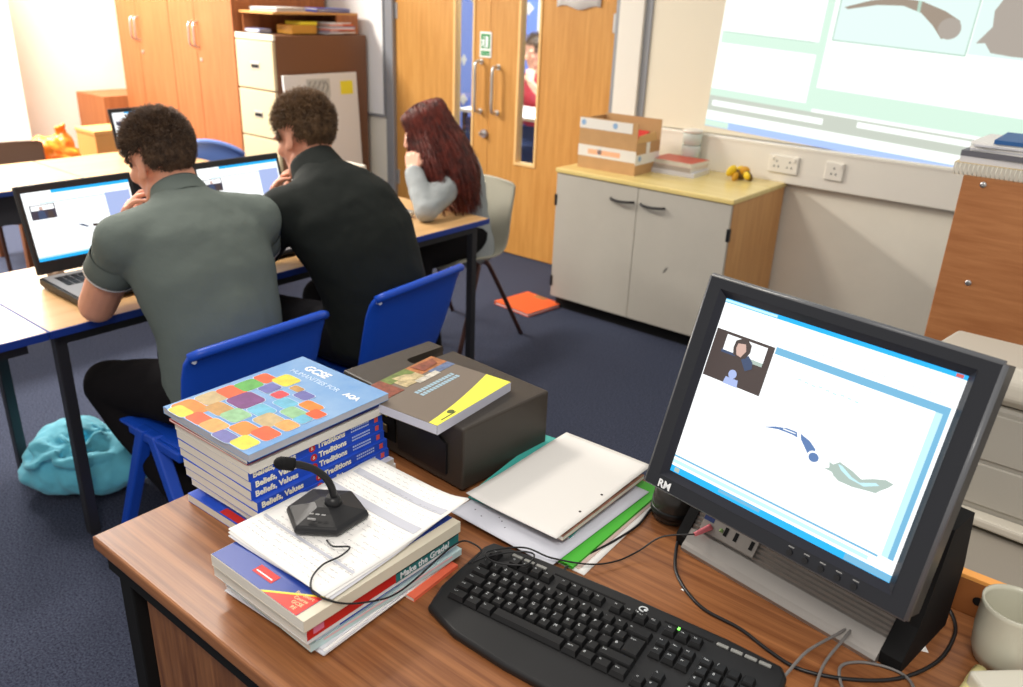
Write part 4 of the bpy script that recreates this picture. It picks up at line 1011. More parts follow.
mb.box(pc, (.098, .003, .032), .001, 0, Mpn); mb.build('port_panel', mat('port_silver', rgb(150, 144, 138), .4, metal=.3), t)
mb = MB()
for x in (-.018, .0, .028): mb.box(pc+V((x+.012, 0, 0))+Mpn @ V((0, -.0012, 0)), (.006, .0016, .014), 0, 0, Mpn)
mb.box(pc+V((-.04, 0, 0))+Mpn @ V((0, -.0012, .006)), (.018, .0016, .007), 0, 1, Mpn); mb.build('port', [blackMatte, navy], t)
mb = MB(); a = pc+V((-.032, 0, 0))+Mpn @ V((0, -.002, -.004)); dd = V((-.35, -.8, -.28)).normalized(); mb.tube([a, a+dd*.006, a+dd*.022, a+dd*.03], .0055, 12, 0, .0035); mb.build('pink_plug', mat('plug_pink', rgb(226, 120, 130), .45), t)
jack_end = Matrix.Translation((-.304, 1.021, DZ)) @ Matrix.Rotation(yaw, 4, 'Z') @ (a+dd*.029)
mb = MB(); mb.cyl(pc+V((-.014, -.0, -.0)), pc+V((-.014, -.004, -.002)), .0036, n=12); mb.build('audio_socket', mat('lime_socket', rgb(140, 170, 110), .5), t)
t = thing('desk_speaker', 'small dark rounded gadget behind the screen\'s lower left corner', 'speaker', (-.520, 1.125, DZ), -.3)
mb = MB(); mb.lathe([(.030, 0), (.036, .004), (.038, .03), (.034, .055), (.022, .066), (.002, .068)]); mb.build('body', mat('smoky_plastic', rgb(58, 54, 50), .25), t)
mb = MB(); mb.lathe([(.0375, .012), (.0392, .016), (.0392, .022), (.0378, .026)]); mb.build('ring', black, t)
t = thing('paper_scrap', 'small white paper scrap beside the computer base', 'paper', (-.105, 1.076, DZ))
mb = MB(); mb.prism([(-.014, -.012), (.012, -.004), (-.002, .016), (-.016, .01)], 0, .0008); mb.build('scrap', whiteP, t)

# --- mug and small white items
t = thing('mug', 'pale ceramic mug at the right edge of the desk', 'mug', (-.014, 1.122, DZ))
mb = MB(); mb.lathe([(.030, 0), (.034, .002), (.0405, .02), (.043, .05), (.0425, .088), (.0435, .095), (.0405, .0955), (.0395, .088), (.0395, .03), (.034, .008), (.002, .006)]); mb.build('cup', ceramic, t)
mb = MB(); mb.tube(smooth_path([(.040, .012, .08), (.06, .018, .084), (.074, .022, .065), (.068, .02, .035), (.040, .012, .022)], 6), .006, 10); mb.build('handle', ceramic, t)
t = thing('white_block', 'off-white plastic block in the bottom right corner of the photo', 'block', (.006, 1.030, DZ), .75)
mb = MB(); mb.box((0, 0, .019), (.075, .06, .038), .006, 0, None, 3); mb.build('block', mat('ivory', rgb(226, 222, 206), .35), t)
t = thing('marker_pen', 'pale yellow thick pen lying left of the white block', 'pen', (-.036, 1.020, DZ), 1.45)
mb = MB(); mb.cap((-.05, 0, .0095), .009, (.045, 0, .0095), .009); mb.build('barrel', mat('butter', rgb(234, 222, 158), .4), t)
mb = MB(); mb.cyl((.018, 0, .0095), (.05, 0, .0095), .0096, n=18); mb.build('cap', mat('butter2', rgb(226, 214, 150), .4), t)

# --- cables
def cable(name, label, pts, r, m, n=10):
    mb = MB(); p = smooth_path(pts, n); o0 = V(p[0]); mb.tube([q-o0 for q in p], r, 7); o = mb.build(name, m); o.location = o0
    return tag(o, label, 'cable')
zs = DZ+.099
cable('microphone_cable', 'thin black cable looping from the microphone across to the computer\'s pink plug',
      [(-.795, .607, zs-.004), (-.772, .60, zs+.001), (-.752, .612, zs+.003), (-.748, .592, zs+.001), (-.752, .565, zs), (-.738, .535, zs+.0005), (-.716, .524, zs-.004), (-.693, .55, zs-.022), (-.688, .60, zs-.046), (-.686, .635, zs-.055), (-.684, .675, zs-.05), (-.688, .72, zs-.045), (-.692, .758, zs-.045), (-.69, .785, zs-.05), (-.664, .79, zs-.058), (-.668, .765, DZ+.03), (-.655, .80, DZ+.031),
       (-.63, .835, DZ+.032), (-.606, .845, DZ+.033), (-.60, .815, DZ+.034), (-.64, .79, DZ+.034), (-.66, .80, DZ+.036), (-.63, .85, DZ+.031), (-.59, .868, DZ+.022), (-.545, .905, DZ+.012), (-.52, .945, DZ+.008), (-.505, .985, DZ+.012), (-.485, 1.02, DZ+.03), tuple(jack_end)], .0014, black, 8)
cable('keyboard_cable', 'black keyboard lead running beside the loose papers', [(-.565, .868, DZ+.012), (-.572, .90, DZ+.004), (-.562, .95, DZ+.0035), (-.553, 1.0, DZ+.0035), (-.548, 1.06, DZ+.0035), (-.556, 1.12, DZ+.004), (-.55, 1.18, DZ+.004)], .002, black)
cable('power_cable', 'thick black cable curving in front of the computer and behind the mug', [(-.482, 1.085, DZ+.003), (-.469, 1.045, DZ+.003), (-.435, .985, DZ+.003), (-.375, .944, DZ+.003), (-.311, .939, DZ+.003), (-.262, .925, DZ+.003), (-.216, .92, DZ+.003), (-.16, .946, DZ+.003), (-.11, .992, DZ+.003), (-.079, 1.06, DZ+.003), (-.074, 1.13, DZ+.003), (-.085, 1.17, DZ+.004), (-.105, 1.19, DZ+.006), (-.13, 1.19, DZ+.007)], .0027, black)
greyC = mat('grey_cable', rgb(112, 108, 106), .45)
cable('grey_cable', 'thin grey lead arching over the base lip of the computer', [(-.23, .845, DZ+.005), (-.222, .885, DZ+.018), (-.215, .935, DZ+.024), (-.197, 1.0, DZ+.020), (-.187, 1.03, DZ+.0215), (-.185, 1.032, DZ+.0205), (-.187, .99, DZ+.022), (-.192, .93, DZ+.014), (-.18, .86, DZ+.003)], .0021, greyC)
cable('grey_cable', 'thin grey lead lying in a loop near the mug', [(-.14, .90, DZ+.003), (-.165, .93, DZ+.003), (-.176, .96, DZ+.004), (-.160, .985, DZ+.004), (-.13, 1.0, DZ+.004), (-.105, 1.0, DZ+.004), (-.088, .975, DZ+.009), (-.075, .93, DZ+.003)], .0021, greyC)
mb = MB(); mb.sphere((0, 0, .0008), (.0035, .0018, .001)); o = mb.build('paper_crumb', whiteP); o.location = (-.412, .962, DZ); tag(o, 'tiny white crumb on the bare desk top', 'crumb')

# ------------------------------------------------------------------ bags and box on the left
t = thing('blue_bag', 'crumpled turquoise fabric bag on the carpet beneath the table', 'bag', (-2.55, .99, 0))
off = V((-2.55, .99, 0)); mb = MB()
mb.sphere((-2.54, 1.0, .08), (.21, .15, .09), Matrix.Rotation(.7, 3, 'Z')); mb.sphere((-2.45, 1.08, .10), (.12, .10, .09)); mb.sphere((-2.61, .99, .12), (.12, .12, .09)); mb.sphere((-2.48, 1.04, .10), (.11, .10, .08)); mb.sphere((-2.60, .90, .06), (.11, .09, .06))
rr = random.Random(2)
for k in range(16):
    a0 = rr.uniform(0, 6.28); R = rr.uniform(.03, .13); cx, cy = -2.55+rr.uniform(-.06, .06), .98+rr.uniform(-.05, .05); pts = []
    for q in range(6):
        a = a0+q*.35; rr_ = R*(1+.1*math.sin(q)); pts.append((cx+rr_*math.cos(a), cy+rr_*math.sin(a), .10+.10*max(0, 1-(rr_/.16)**2)+.012*math.sin(q*1.4)))
    mb.tube(smooth_path(pts, 4), .015, 8)
bagM = mat('turquoise_fabric', rgb(108, 206, 230), .75, bump=.2, bscale=60, var=.12, scale=8, sheen=.2)
fuse('fabric', mb, .009, 3, bagM, t, off, (.09, .035))
z_ = min(v.co.z for v in t.children[0].data.vertices); t.children[0].data.transform(Matrix.Translation((0, 0, -z_)))
mb = MB()
for s in (-1, 1): mb.tube(smooth_path([(-.05, .03*s+.0, .175), (-.02, .05*s, .205), (.03, .055*s, .205), (.07, .03*s, .17)], 6), .007, 8)
mb.build('handle', bagM, t)
t = thing('low_bench', 'low wooden bench mostly hidden behind the second-row tables', 'bench', (-5.2, 2.35, 0))
mb = MB(); mb.b6(-.25, .25, -.55, .55, .47, .5, .003); mb.build('bench_top', cupM, t)
for sx in (-.2, .2):
    for sy in (-.5, .5): MB().b6(sx-.02, sx+.02, sy-.02, sy+.02, 0, .47).build('leg', cupDark, t)
t = thing('orange_bag', 'crumpled orange plastic carrier bag behind the second-row tables', 'bag', (-5.12, 2.14, .5))
off = V((-5.12, 2.14, .5)); mb = MB()
mb.sphere(off+V((0, 0, .08)), (.11, .14, .09)); mb.sphere(off+V((0, -.05, .14)), (.08, .10, .07)); mb.sphere(off+V((.0, .05, .15)), (.06, .06, .07)); mb.tube([off+V((0, .03, .18)), off+V((0, .02, .25)), off+V((.02, .05, .265)), off+V((0, .07, .19))], .016, 8)
for k in range(8):
    a = rr.uniform(0, 6.28); mb.tube([off+V((.1*math.cos(a), .13*math.sin(a), .05)), off+V((.09*math.cos(a+.2), .1*math.sin(a+.2), .12)), off+V((.03*math.cos(a), .04*math.sin(a), .20))], .014, 6)
fuse('plastic', mb, .011, 2, mat('orange_plastic', rgb(250, 96, 28), .4, col2=rgb(252, 150, 40), scale=9), t, off, (.07, .05))
z_ = min(v.co.z for v in t.children[0].data.vertices); t.children[0].data.transform(Matrix.Translation((0, 0, -z_)))
t = thing('tan_box', 'plain tan box next to the orange bag', 'box', (-5.22, 2.53, .5), .0)
mb = MB(); mb.b6(-.12, .12, -.16, .16, 0, .215, .003); mb.build('box_body', mat('tan_card', rgb(196, 146, 78), .7), t)
mb = MB(); mb.b6(-.124, .124, -.164, .164, .205, .228, .003); mb.build('lid', mat('tan_card2', rgb(206, 156, 88), .7), t)

# ------------------------------------------------------------------ people
def head_frame(c, fwd, upish=(0, 0, 1)):
    f = V(fwd).normalized(); r = f.cross(V(upish)).normalized(); u = r.cross(f)
    M = Matrix((r, f, u)).transposed().to_4x4(); M.translation = V(c); return M
def head_shapes(mb, M, sc=1.):
    R3 = M.to_3x3(); S = lambda p, r, rot=None: mb.sphere(M @ (V(p)*sc), tuple(a*sc for a in (r if isinstance(r, tuple) else (r, r, r))), R3 @ rot if rot else R3)
    Cp = lambda a, ra, b, rb: mb.cap(M @ (V(a)*sc), ra*sc, M @ (V(b)*sc), rb*sc)
    S((0, -.012, .035), (.076, .097, .088)); S((0, .03, -.015), (.064, .064, .088)); S((0, .035, -.065), (.054, .052, .052)); S((0, .072, -.098), (.024, .020, .018))
    for s in (-1, 1):
        S((s*.036, .072, .026), (.026, .016, .010)); S((s*.043, .060, -.02), (.022, .024, .022)); Cp((s*.052, .0, -.06), .022, (s*.028, .062, -.092), .018)
        S((s*.076, -.008, -.005), (.007, .021, .031), Matrix.Rotation(s*.35, 3, 'Z')); S((s*.077, .004, -.024), (.008, .012, .013)); Cp((s*.080, -.025, .012), .006, (s*.079, -.018, -.024), .005)
    Cp((0, .088, .018), .009, (0, .108, -.022), .012); S((0, .106, -.026), (.017, .013, .010)); S((0, .088, -.056), (.024, .012, .006)); S((0, .086, -.067), (.021, .012, .007))
def hand_shapes(mb, wrist, d, palm_n, curl=.5, side=1, sc=1., spread=.12):
    """palm along d, palm facing palm_n; side=+1 puts the thumb on d x n"""
    d = V(d).normalized(); n = V(palm_n); n = (n-d*n.dot(d)).normalized(); s = d.cross(n)*side; w = V(wrist)
    for k in range(4):
        o = (k-1.5)*.0205
        base = w+d*(.082-.006*abs(k-1.2))*sc-s*o*sc
        mb.cap(w+d*.012*sc-s*o*.7*sc, .0135*sc, base, .0115*sc)
        ln = (.040, .045, .042, .033)[k]*sc; a = 0; p = base; dd = (d-s*spread*(k-1.5)).normalized(); r = .0092*sc
        for j in range(3):
            a = curl*(.55+.25*j); ax = dd.cross(n); dd = (dd*math.cos(a)+n*math.sin(a)).normalized()
            q = p+dd*ln*(1, .66, .52)[j]; mb.cap(p, r, q, r*.9, 10); p = q; r *= .9
    p = w+d*.022*sc+s*.022*sc; q = p+(d*.6+s*.75+n*.25).normalized()*.04*sc; mb.cap(p, .0135*sc, q, .011*sc)
    e = q+(d*.85+s*.25+n*.35).normalized()*.032*sc; mb.cap(q, .0108*sc, e, .009*sc)
def eyes(par, M, off, sc=1.):
    for s in (-1, 1):
        mb = MB(); mb.sphere(M @ V((s*.032, .077, .006)), .0105, mi=0); mb.sphere(M @ V((s*.032, .0835, .006)), .0052, mi=1)
        mb.build('eye', [mat('eye_white', rgb(236, 232, 226), .3), mat('iris', rgb(70, 50, 36), .2)], par, off)
def short_hair(par, M, off, m, seed, n, lmin, lmax, curl=0.):
    rr = random.Random(seed); mb = MB(); R3 = M.to_3x3(); ci = V((0, -.014, .038)); rad = V((.081, .101, .091))
    def ok(d):
        p = ci+V((d.x*rad.x, d.y*rad.y, d.z*rad.z))
        line = .052 if p.z < .06 else .052+(p.z-.06)*.9
        if p.y > line: return None
        low = -.058 if p.y < -.055 else (-.012 if p.y < -.02 else .012)
        if abs(p.x) > .052 and -.036 < p.y < .03: low = .040
        if p.z < low: return None
        return p
    # cap
    t = bmesh.new(); bmesh.ops.create_uvsphere(t, u_segments=40, v_segments=28, radius=1)
    for v in list(t.verts):
        p = ok(v.co.normalized())
        if p is None: t.verts.remove(v)
    for v in t.verts: d = v.co.normalized(); v.co = ci+V((d.x*rad.x, d.y*rad.y, d.z*rad.z))*1.03
    for f in t.faces: f.smooth = True
    mb.add(t, M)
    for i in range(n):
        d = V((rr.gauss(0, 1), rr.gauss(0, 1), rr.gauss(0, 1))).normalized(); p = ok(d)
        if p is None: continue
        nn = V((d.x/rad.x, d.y/rad.y, d.z/rad.z)).normalized()
        sm = max(0, min(1, (p.z+.01)/.12)); comb = V((rr.gauss(0, .4), -.25+rr.gauss(0, .4), -.75+.85*sm+rr.gauss(0, .3)))
        comb = (comb-nn*comb.dot(nn)); top = max(0, min(1, (p.z-.02)/.09)); L = lmin+(lmax-lmin)*top*rr.uniform(.6, 1.1)
        dir0 = (nn*(.45+.65*top)+comb*.8+V((rr.gauss(0, .2), rr.gauss(0, .2), rr.gauss(0, .2)))).normalized()
        q = p*1.0; pts = [q]; ph = rr.uniform(0, 6.28); ox, oy = ortho(dir0)
        for k in range(4):
            dd = (dir0+comb*.22*k+(ox*math.cos(ph+k*1.7)+oy*math.sin(ph+k*1.7))*curl).normalized(); q = q+dd*L/4; pts.append(q)
        mb.tube([M @ x for x in pts], .0017, 3, 0, .0004)
    return mb.build('hair', m, par, off)
def capt(mb, pts, rs, n=16):
    for a, b, ra, rb in zip(pts[:-1], pts[1:], rs[:-1], rs[1:]): mb.cap(a, ra, b, rb, n)
def shoes(par, off, ank, fwd, m):
    for a, f in zip(ank, fwd):
        a = V(a); f = V(f).normalized(); s = f.cross(V((0, 0, 1))); mb = MB()
        mb.cap(V((a.x, a.y, .055))-f*.03, .042, V((a.x, a.y, .042))+f*.05, .038); mb.cap(V((a.x, a.y, .042))+f*.05, .036, V((a.x, a.y, .036))+f*.145, .03); mb.cap(a, .048, V((a.x, a.y, .06)), .045)
        o = fuse('shoe', mb, .008, 4, m, par, off)
        z_ = min(v.co.z for v in o.data.vertices)+off.z; o.data.transform(Matrix.Translation((0, 0, -z_)))

# ---- man in grey polo
def man_grey():
    off = V((-1.94, 1.16, 0)); t = thing('person', 'man in grey polo shirt seen from behind, head propped on left hand at a laptop', 'person', off)
    M = head_frame((-2.195, 1.192, 1.106), (-.95, -.16, -.30), (-.05, -.10, 1))
    sp = [((-1.925, 1.165, .50), .178, .125), ((-1.925, 1.165, .60), .168, .12), ((-1.94, 1.167, .70), .168, .118), ((-1.985, 1.17, .82), .188, .125), ((-2.035, 1.175, .92), .198, .112), ((-2.075, 1.178, .985), .15, .085), ((-2.105, 1.182, 1.03), .075, .065)]
    hips = [(-1.94, 1.075, .52), (-1.94, 1.255, .52)]; knees = [(-2.27, .985, .47), (-2.37, 1.27, .50)]; ank = [(-1.92, 1.03, .17), (-2.42, 1.27, .09)]
    sh = [(-2.055, .985, .945), (-2.025, 1.365, .945)]; el = [(-2.205, .962, .741), (-2.15, 1.44, .741)]; wr = [(-2.33, 1.115, .90), (-2.38, 1.36, .742)]
    mb = MB(); mb.loft(sp, (0, 1, 0))
    head_shapes(mb, M); mb.cap((-2.10, 1.18, 1.0), .062, M @ V((0, -.025, -.05)), .058)
    for i in (0, 1):
        capt(mb, [sh[i], el[i], wr[i]], [.057, .049, .031]); capt(mb, [hips[i], knees[i], ank[i]], [.08, .058, .04])
        mb.cap(V(el[i])*.45+V(sh[i])*.55, .052, V(el[i])*.85+V(wr[i])*.15, .047)
    hand_shapes(mb, wr[0], (.25, .30, .9), (.4, .5, -.1), .75, 1); hand_shapes(mb, wr[1], (-1, -.25, -.12), (0, 0, -1), .3, -1)
    fuse('body', mb, .0055, 2, skinM, t, off)
    eyes(t, M, off)
    mb = MB(); mb.loft([(c, a+.012, b+.013) for c, a, b in sp[:-1]]+[((-2.10, 1.181, 1.022), .086, .077)], (0, 1, 0), 32)
    for i in (0, 1):
        e = V(sh[i])+(V(el[i])-V(sh[i]))*.22; mb.cap(sh[i], .075, e, .066, 20)
        mb.cap((-2.05, 1.18+(-.08 if i == 0 else .08), .955), .082, sh[i], .074)
    mb.cap((-1.90, 1.165, .56), .14, (-1.945, 1.165, .74), .14)
    sM = mat('grey_polo', rgb(104, 113, 108), .88, spec=.15, bump=.25, bscale=26, var=.06, scale=5)
    fuse('shirt', mb, .009, 16, sM, t, off, (.13, .012))
    mb = MB(); R = [M @ V((0, -.03, -.075)), V((-2.098, 1.181, 1.025))]; ax = (V((-2.15, 1.186, 1.075))-V((-2.06, 1.176, .97))).normalized(); u, w = ortho(ax); cc = V((-2.108, 1.182, 1.03))
    mb.rings([[cc+ax*a+(u*math.cos(q)*r+w*math.sin(q)*r) for q in [2*PI*k/28 for k in range(28)]] for a, r in ((-.022, .080), (.0, .077), (.022, .068), (.028, .066), (.022, .062), (0, .06))], 0, False)
    mb.build('collar', sM, t, off)
    for i in (0, 1):
        d = (V(el[i])-V(sh[i])).normalized(); c = V(sh[i])+(V(el[i])-V(sh[i]))*.42; u, w = ortho(d); mb = MB()
        mb.rings([[c+d*a+(u*math.cos(q)+w*math.sin(q))*r for q in [2*PI*k/28 for k in range(28)]] for a, r in ((-.05, .066), (-.02, .0665), (.010, .067), (.013, .065), (.008, .062), (-.02, .060))], 0, False)
        o = mb.build('sleeve', sM, t, off); mb = MB()
        mb.rings([[c+d*a+(u*math.cos(q)+w*math.sin(q))*r for q in [2*PI*k/28 for k in range(28)]] for a, r in ((.009, .0677), (.015, .0677), (.015, .062))], 0, False)
        mb.build('white_trim', whiteP, o, off)
    mb = MB()
    for i in (0, 1):
        capt(mb, [hips[i], knees[i]], [.100, .072], 20); capt(mb, [knees[i], ank[i]], [.070, .056], 20)
    mb.loft([((-1.93, 1.165, .47), .18, .12), ((-1.925, 1.165, .56), .18, .13)], (0, 1, 0))
    fuse('trousers', mb, .01, 4, mat('black_trousers', rgb(24, 22, 24), .9, spec=.1), t, off, (.12, .014))
    shoes(t, off, ank[1:], [(-1, 0, 0)], mat('black_shoe', rgb(28, 26, 26), .5))
    mb = MB(); capt(mb, [ank[0], (-1.955, 1.03, .10), (-2.01, 1.03, .045), (-2.06, 1.03, .036)], [.05, .044, .04, .033]); mb.cap((-1.90, 1.03, .13), .04, (-1.955, 1.03, .10), .044)
    o = fuse('shoe', mb, .008, 4, mat('black_shoe', rgb(28, 26, 26), .5), t, off); z_ = min(v.co.z for v in o.data.vertices); o.data.transform(Matrix.Translation((0, 0, -z_)))
    short_hair(t, M, off, mat('dark_brown_hair', rgb(104, 80, 60), .55, spec=.4, col2=rgb(62, 46, 36), scale=40), 3, 8000, .012, .027, .12)
man_grey()

def man_black():
    off = V((-1.95, 1.72, 0)); t = thing('person', 'man in black zip jacket with curly brown hair leaning over a laptop', 'person', off)
    M = head_frame((-2.205, 1.69, 1.118), (-.93, -.12, -.36), (0, .06, 1))
    sp = [((-1.93, 1.735, .50), .175, .125), ((-1.93, 1.735, .60), .17, .125), ((-1.935, 1.725, .70), .172, .12), ((-1.975, 1.705, .82), .190, .125), ((-2.03, 1.675, .92), .198, .112), ((-2.075, 1.662, .985), .15, .088), ((-2.115, 1.662, 1.03), .075, .068)]
    hips = [(-1.95, 1.645, .52), (-1.95, 1.825, .52)]; knees = [(-2.37, 1.60, .50), (-2.37, 1.86, .50)]; ank = [(-2.38, 1.60, .09), (-2.30, 1.86, .09)]
    sh = [(-2.075, 1.50, .935), (-2.03, 1.79, .922)]; el = [(-2.245, 1.48, .755), (-2.21, 1.84, .755)]; wr = [(-2.335, 1.635, .885), (-2.41, 1.80, .742)]
    mb = MB(); mb.loft(sp, (0, 1, 0)); head_shapes(mb, M); mb.cap((-2.10, 1.66, 1.0), .062, M @ V((0, -.025, -.05)), .058)
    for i in (0, 1): capt(mb, [sh[i], el[i], wr[i]], [.055, .043, .029]); capt(mb, [hips[i], knees[i], ank[i]], [.08, .058, .04])
    hand_shapes(mb, wr[0], (.22, .18, .95), (.5, .4, 0), .75, 1); hand_shapes(mb, wr[1], (-1, -.25, -.12), (0, 0, -1), .3, -1)
    fuse('body', mb, .0055, 2, skinM, t, off); eyes(t, M, off)
    jm = mat('black_jacket', rgb(32, 36, 34), .85, spec=.2, bump=.2, bscale=22, var=.1, scale=6)
    mb = MB(); mb.loft([(c, a+.018, b+.02) for c, a, b in sp[:-1]]+[((-2.115, 1.662, 1.03), .092, .084)], (0, 1, 0), 32)
    for i in (0, 1):
        capt(mb, [sh[i], el[i], V(wr[i])*.92+V(el[i])*.08], [.08, .062, .044], 20); mb.cap((-2.05, 1.675+(-.08 if i == 0 else .08), .95), .086, sh[i], .08)
    fuse('jacket', mb, .009, 14, jm, t, off, (.12, .018))
    ax = (V((-2.17, 1.67, 1.08))-V((-2.075, 1.66, .985))).normalized(); u, w = ortho(ax); cc = V((-2.118, 1.664, 1.035)); mb = MB()
    mb.rings([[cc+ax*a+(u*math.cos(q)*r+w*math.sin(q)*r) for q in [2*PI*k/28 for k in range(28)]] for a, r in ((-.03, .088), (.0, .084), (.032, .076), (.040, .074), (.034, .069), (0, .066))], 0, False)
    mb.build('collar', jm, t, off)
    sd = V(sh[1])+V((.048, .012, .056)); mb = MB(); mb.sphere(sd, (.008, .011, .005), Matrix.Rotation(.7, 3, 'Y')); mb.build('shoulder_logo', mat('logo_grey', rgb(170, 176, 184), .5), t, off)
    mb = MB()
    for i in (0, 1): capt(mb, [hips[i], knees[i], ank[i]], [.10, .078, .062], 20)
    mb.loft([((-1.93, 1.735, .47), .178, .12), ((-1.93, 1.735, .56), .178, .13)], (0, 1, 0))
    fuse('trousers', mb, .01, 4, mat('dark_trousers', rgb(30, 30, 34), .9, spec=.1), t, off, (.12, .012))
    shoes(t, off, ank, [(-1, 0, 0), (-1, 0, 0)], mat('black_shoe', rgb(28, 26, 26), .5))
    short_hair(t, M, off, mat('mid_brown_hair', rgb(128, 98, 68), .55, spec=.4, col2=rgb(78, 58, 40), scale=40), 8, 7000, .018, .038, .6)
man_black()

def girl():
    off = V((-2.6, 2.84, 0)); t = thing('person', 'girl with long dark red hair in pale grey top resting her head on her hand', 'person', off)
    M = head_frame((-2.565, 2.603, 1.016), (-.66, -.62, -.42), (-.1, .0, 1))
    sp = [((-2.6, 2.86, .50), .165, .115), ((-2.6, 2.85, .60), .145, .10), ((-2.59, 2.82, .70), .14, .10), ((-2.58, 2.77, .80), .155, .11), ((-2.57, 2.725, .88), .155, .095), ((-2.562, 2.70, .93), .11, .072), ((-2.555, 2.685, .96), .06, .055)]
    hips = [(-2.51, 2.84, .515), (-2.69, 2.84, .515)]; knees = [(-2.48, 2.44, .51), (-2.72, 2.44, .51)]; ank = [(-2.46, 2.52, .09), (-2.72, 2.40, .09)]
    sh = [(-2.445, 2.70, .855), (-2.70, 2.735, .865)]; el = [(-2.375, 2.41, .742), (-2.66, 2.66, .738)]; wr = [(-2.505, 2.465, .872), (-2.53, 2.62, .730)]
    mb = MB(); mb.loft(sp, (1, 0, 0)); head_shapes(mb, M, .95); mb.cap((-2.557, 2.69, .93), .05, M @ V((0, -.025, -.05)), .05)
    for i in (0, 1): capt(mb, [sh[i], el[i], wr[i]], [.045, .037, .026]); capt(mb, [hips[i], knees[i], ank[i]], [.075, .055, .036])
    hand_shapes(mb, wr[0], (-.35, .35, .85), (-.35, .75, .1), 1.0, -1, .9); hand_shapes(mb, wr[1], (1, .1, -.1), (0, 0, -1), .3, 1, .9)
    fuse('body', mb, .005, 2, skinPale, t, off); eyes(t, M, off)
    hm = mat('pale_grey_knit', rgb(160, 165, 166), .9, spec=.1, bump=.2, bscale=30, var=.08, scale=6)
    mb = MB(); mb.loft([((-2.6, 2.865, .43), .19, .135)]+[(c, a+.02, b+.02) for c, a, b in sp[:-1]]+[((-2.557, 2.69, .945), .075, .066)], (1, 0, 0), 32)
    for i in (0, 1): capt(mb, [sh[i], el[i], V(wr[i])*.93+V(el[i])*.07], [.066, .054, .040], 20)
    mb.cap((-2.62, 2.70, .89), .06, (-2.66, 2.78, .92), .05); mb.cap((-2.5, 2.76, .91), .05, (-2.6, 2.80, .93), .05)
    fuse('hooded_top', mb, .009, 4, hm, t, off, (.08, .016))
    mb = MB()
    for i in (0, 1): capt(mb, [hips[i], knees[i], ank[i]], [.095, .072, .055], 20)
    mb.loft([((-2.6, 2.86, .47), .165, .12), ((-2.6, 2.86, .55), .16, .115)], (1, 0, 0))
    fuse('trousers', mb, .01, 4, mat('black_trousers', rgb(24, 22, 24), .9, spec=.1), t, off)
    shoes(t, off, ank, [(0, -1, 0), (0, -1, 0)], mat('black_shoe', rgb(28, 26, 26), .5))
    # long hair: scalp cap, then strands from the parting over the skull and down
    rr = random.Random(21); mb = MB(); ci = V((0, -.014, .030)); rad = V((.078, .099, .088))
    tb = bmesh.new(); bmesh.ops.create_uvsphere(tb, u_segments=36, v_segments=24, radius=1)
    for v in list(tb.verts):
        p = V((v.co.x*rad.x, v.co.y*rad.y, v.co.z*rad.z))+ci
        if p.y > .05+max(0, p.z-.05)*.8 or p.z < -.06: tb.verts.remove(v)
        else: v.co = p
    for f in tb.faces: f.smooth = True
    mb.add(tb, M)
    Mi = M.inverted()
    for i in range(2600):
        # azimuth around the head, 0 = face, measured to the left(+)/right(-); keep the face mostly open on the right
        az = rr.uniform(-PI, PI)
        if abs(az) < .55: continue
        part = ci+V((rr.gauss(0, .012), rr.uniform(-.06, .075), rad.z*1.02-.01)); part.z = ci.z+rad.z*math.sqrt(max(.05, 1-((part.y-ci.y)/rad.y)**2))*1.01
        k_ = rr.uniform(1.0, 1.13)
        dx, dy = -math.sin(az), math.cos(az)
        side = ci+V((dx*rad.x*k_, dy*rad.y*k_, rr.uniform(-.045, -.01)))
        mid = ci+V((dx*rad.x*.80*k_, (dy*rad.y*.80+part.y*.25)*k_, rad.z*.62*k_))
        ps = [M @ part, M @ mid, M @ side]
        s = ps[2]; q = Mi @ s
        # hanging end: over the left shoulder in front (az -> left cheek), else down the back
        left = dx < 0 if False else (ps[2].x > -2.53)
        u = (math.cos(az)+1)/2
        out = V((ps[2].x-(-2.56), ps[2].y-2.63, 0)); out = out.normalized() if out.length > .001 else V((0, 1, 0))
        zend = rr.uniform(.70, .80) if u < .55 else rr.uniform(.76, .86)
        cam_ = max(0, out.x*.7-out.y*.71); ex = V((-2.55+out.x*.10+.03*(1-u)+.105*cam_, 2.665+out.y*.085+(.075 if u < .5 else .02)-.085*cam_, zend-.03*cam_))
        if ex.y > 2.66 and ex.x < -2.44: ex.x += (-2.44-ex.x)*.4; ex.y = max(ex.y, 2.70)
        m1 = V(s).lerp(ex, .35)+out*.022; m1.z = s.z+(zend-s.z)*.33
        m2 = V(s).lerp(ex, .7)+out*.030; m2.z = s.z+(zend-s.z)*.68
        j = lambda a: V((rr.gauss(0, a), rr.gauss(0, a), rr.gauss(0, a)))
        P = smooth_path([ps[0], ps[1]+j(.003), ps[2]+j(.004), m1+j(.006), m2+j(.008), ex+j(.010)], 3)
        mb.tube(P, .0019, 3, 0, .0009)
    mb.build('hair', mat('auburn_hair', rgb(124, 52, 40), .38, spec=.5, col2=rgb(66, 28, 24), scale=30), t, off)
girl()

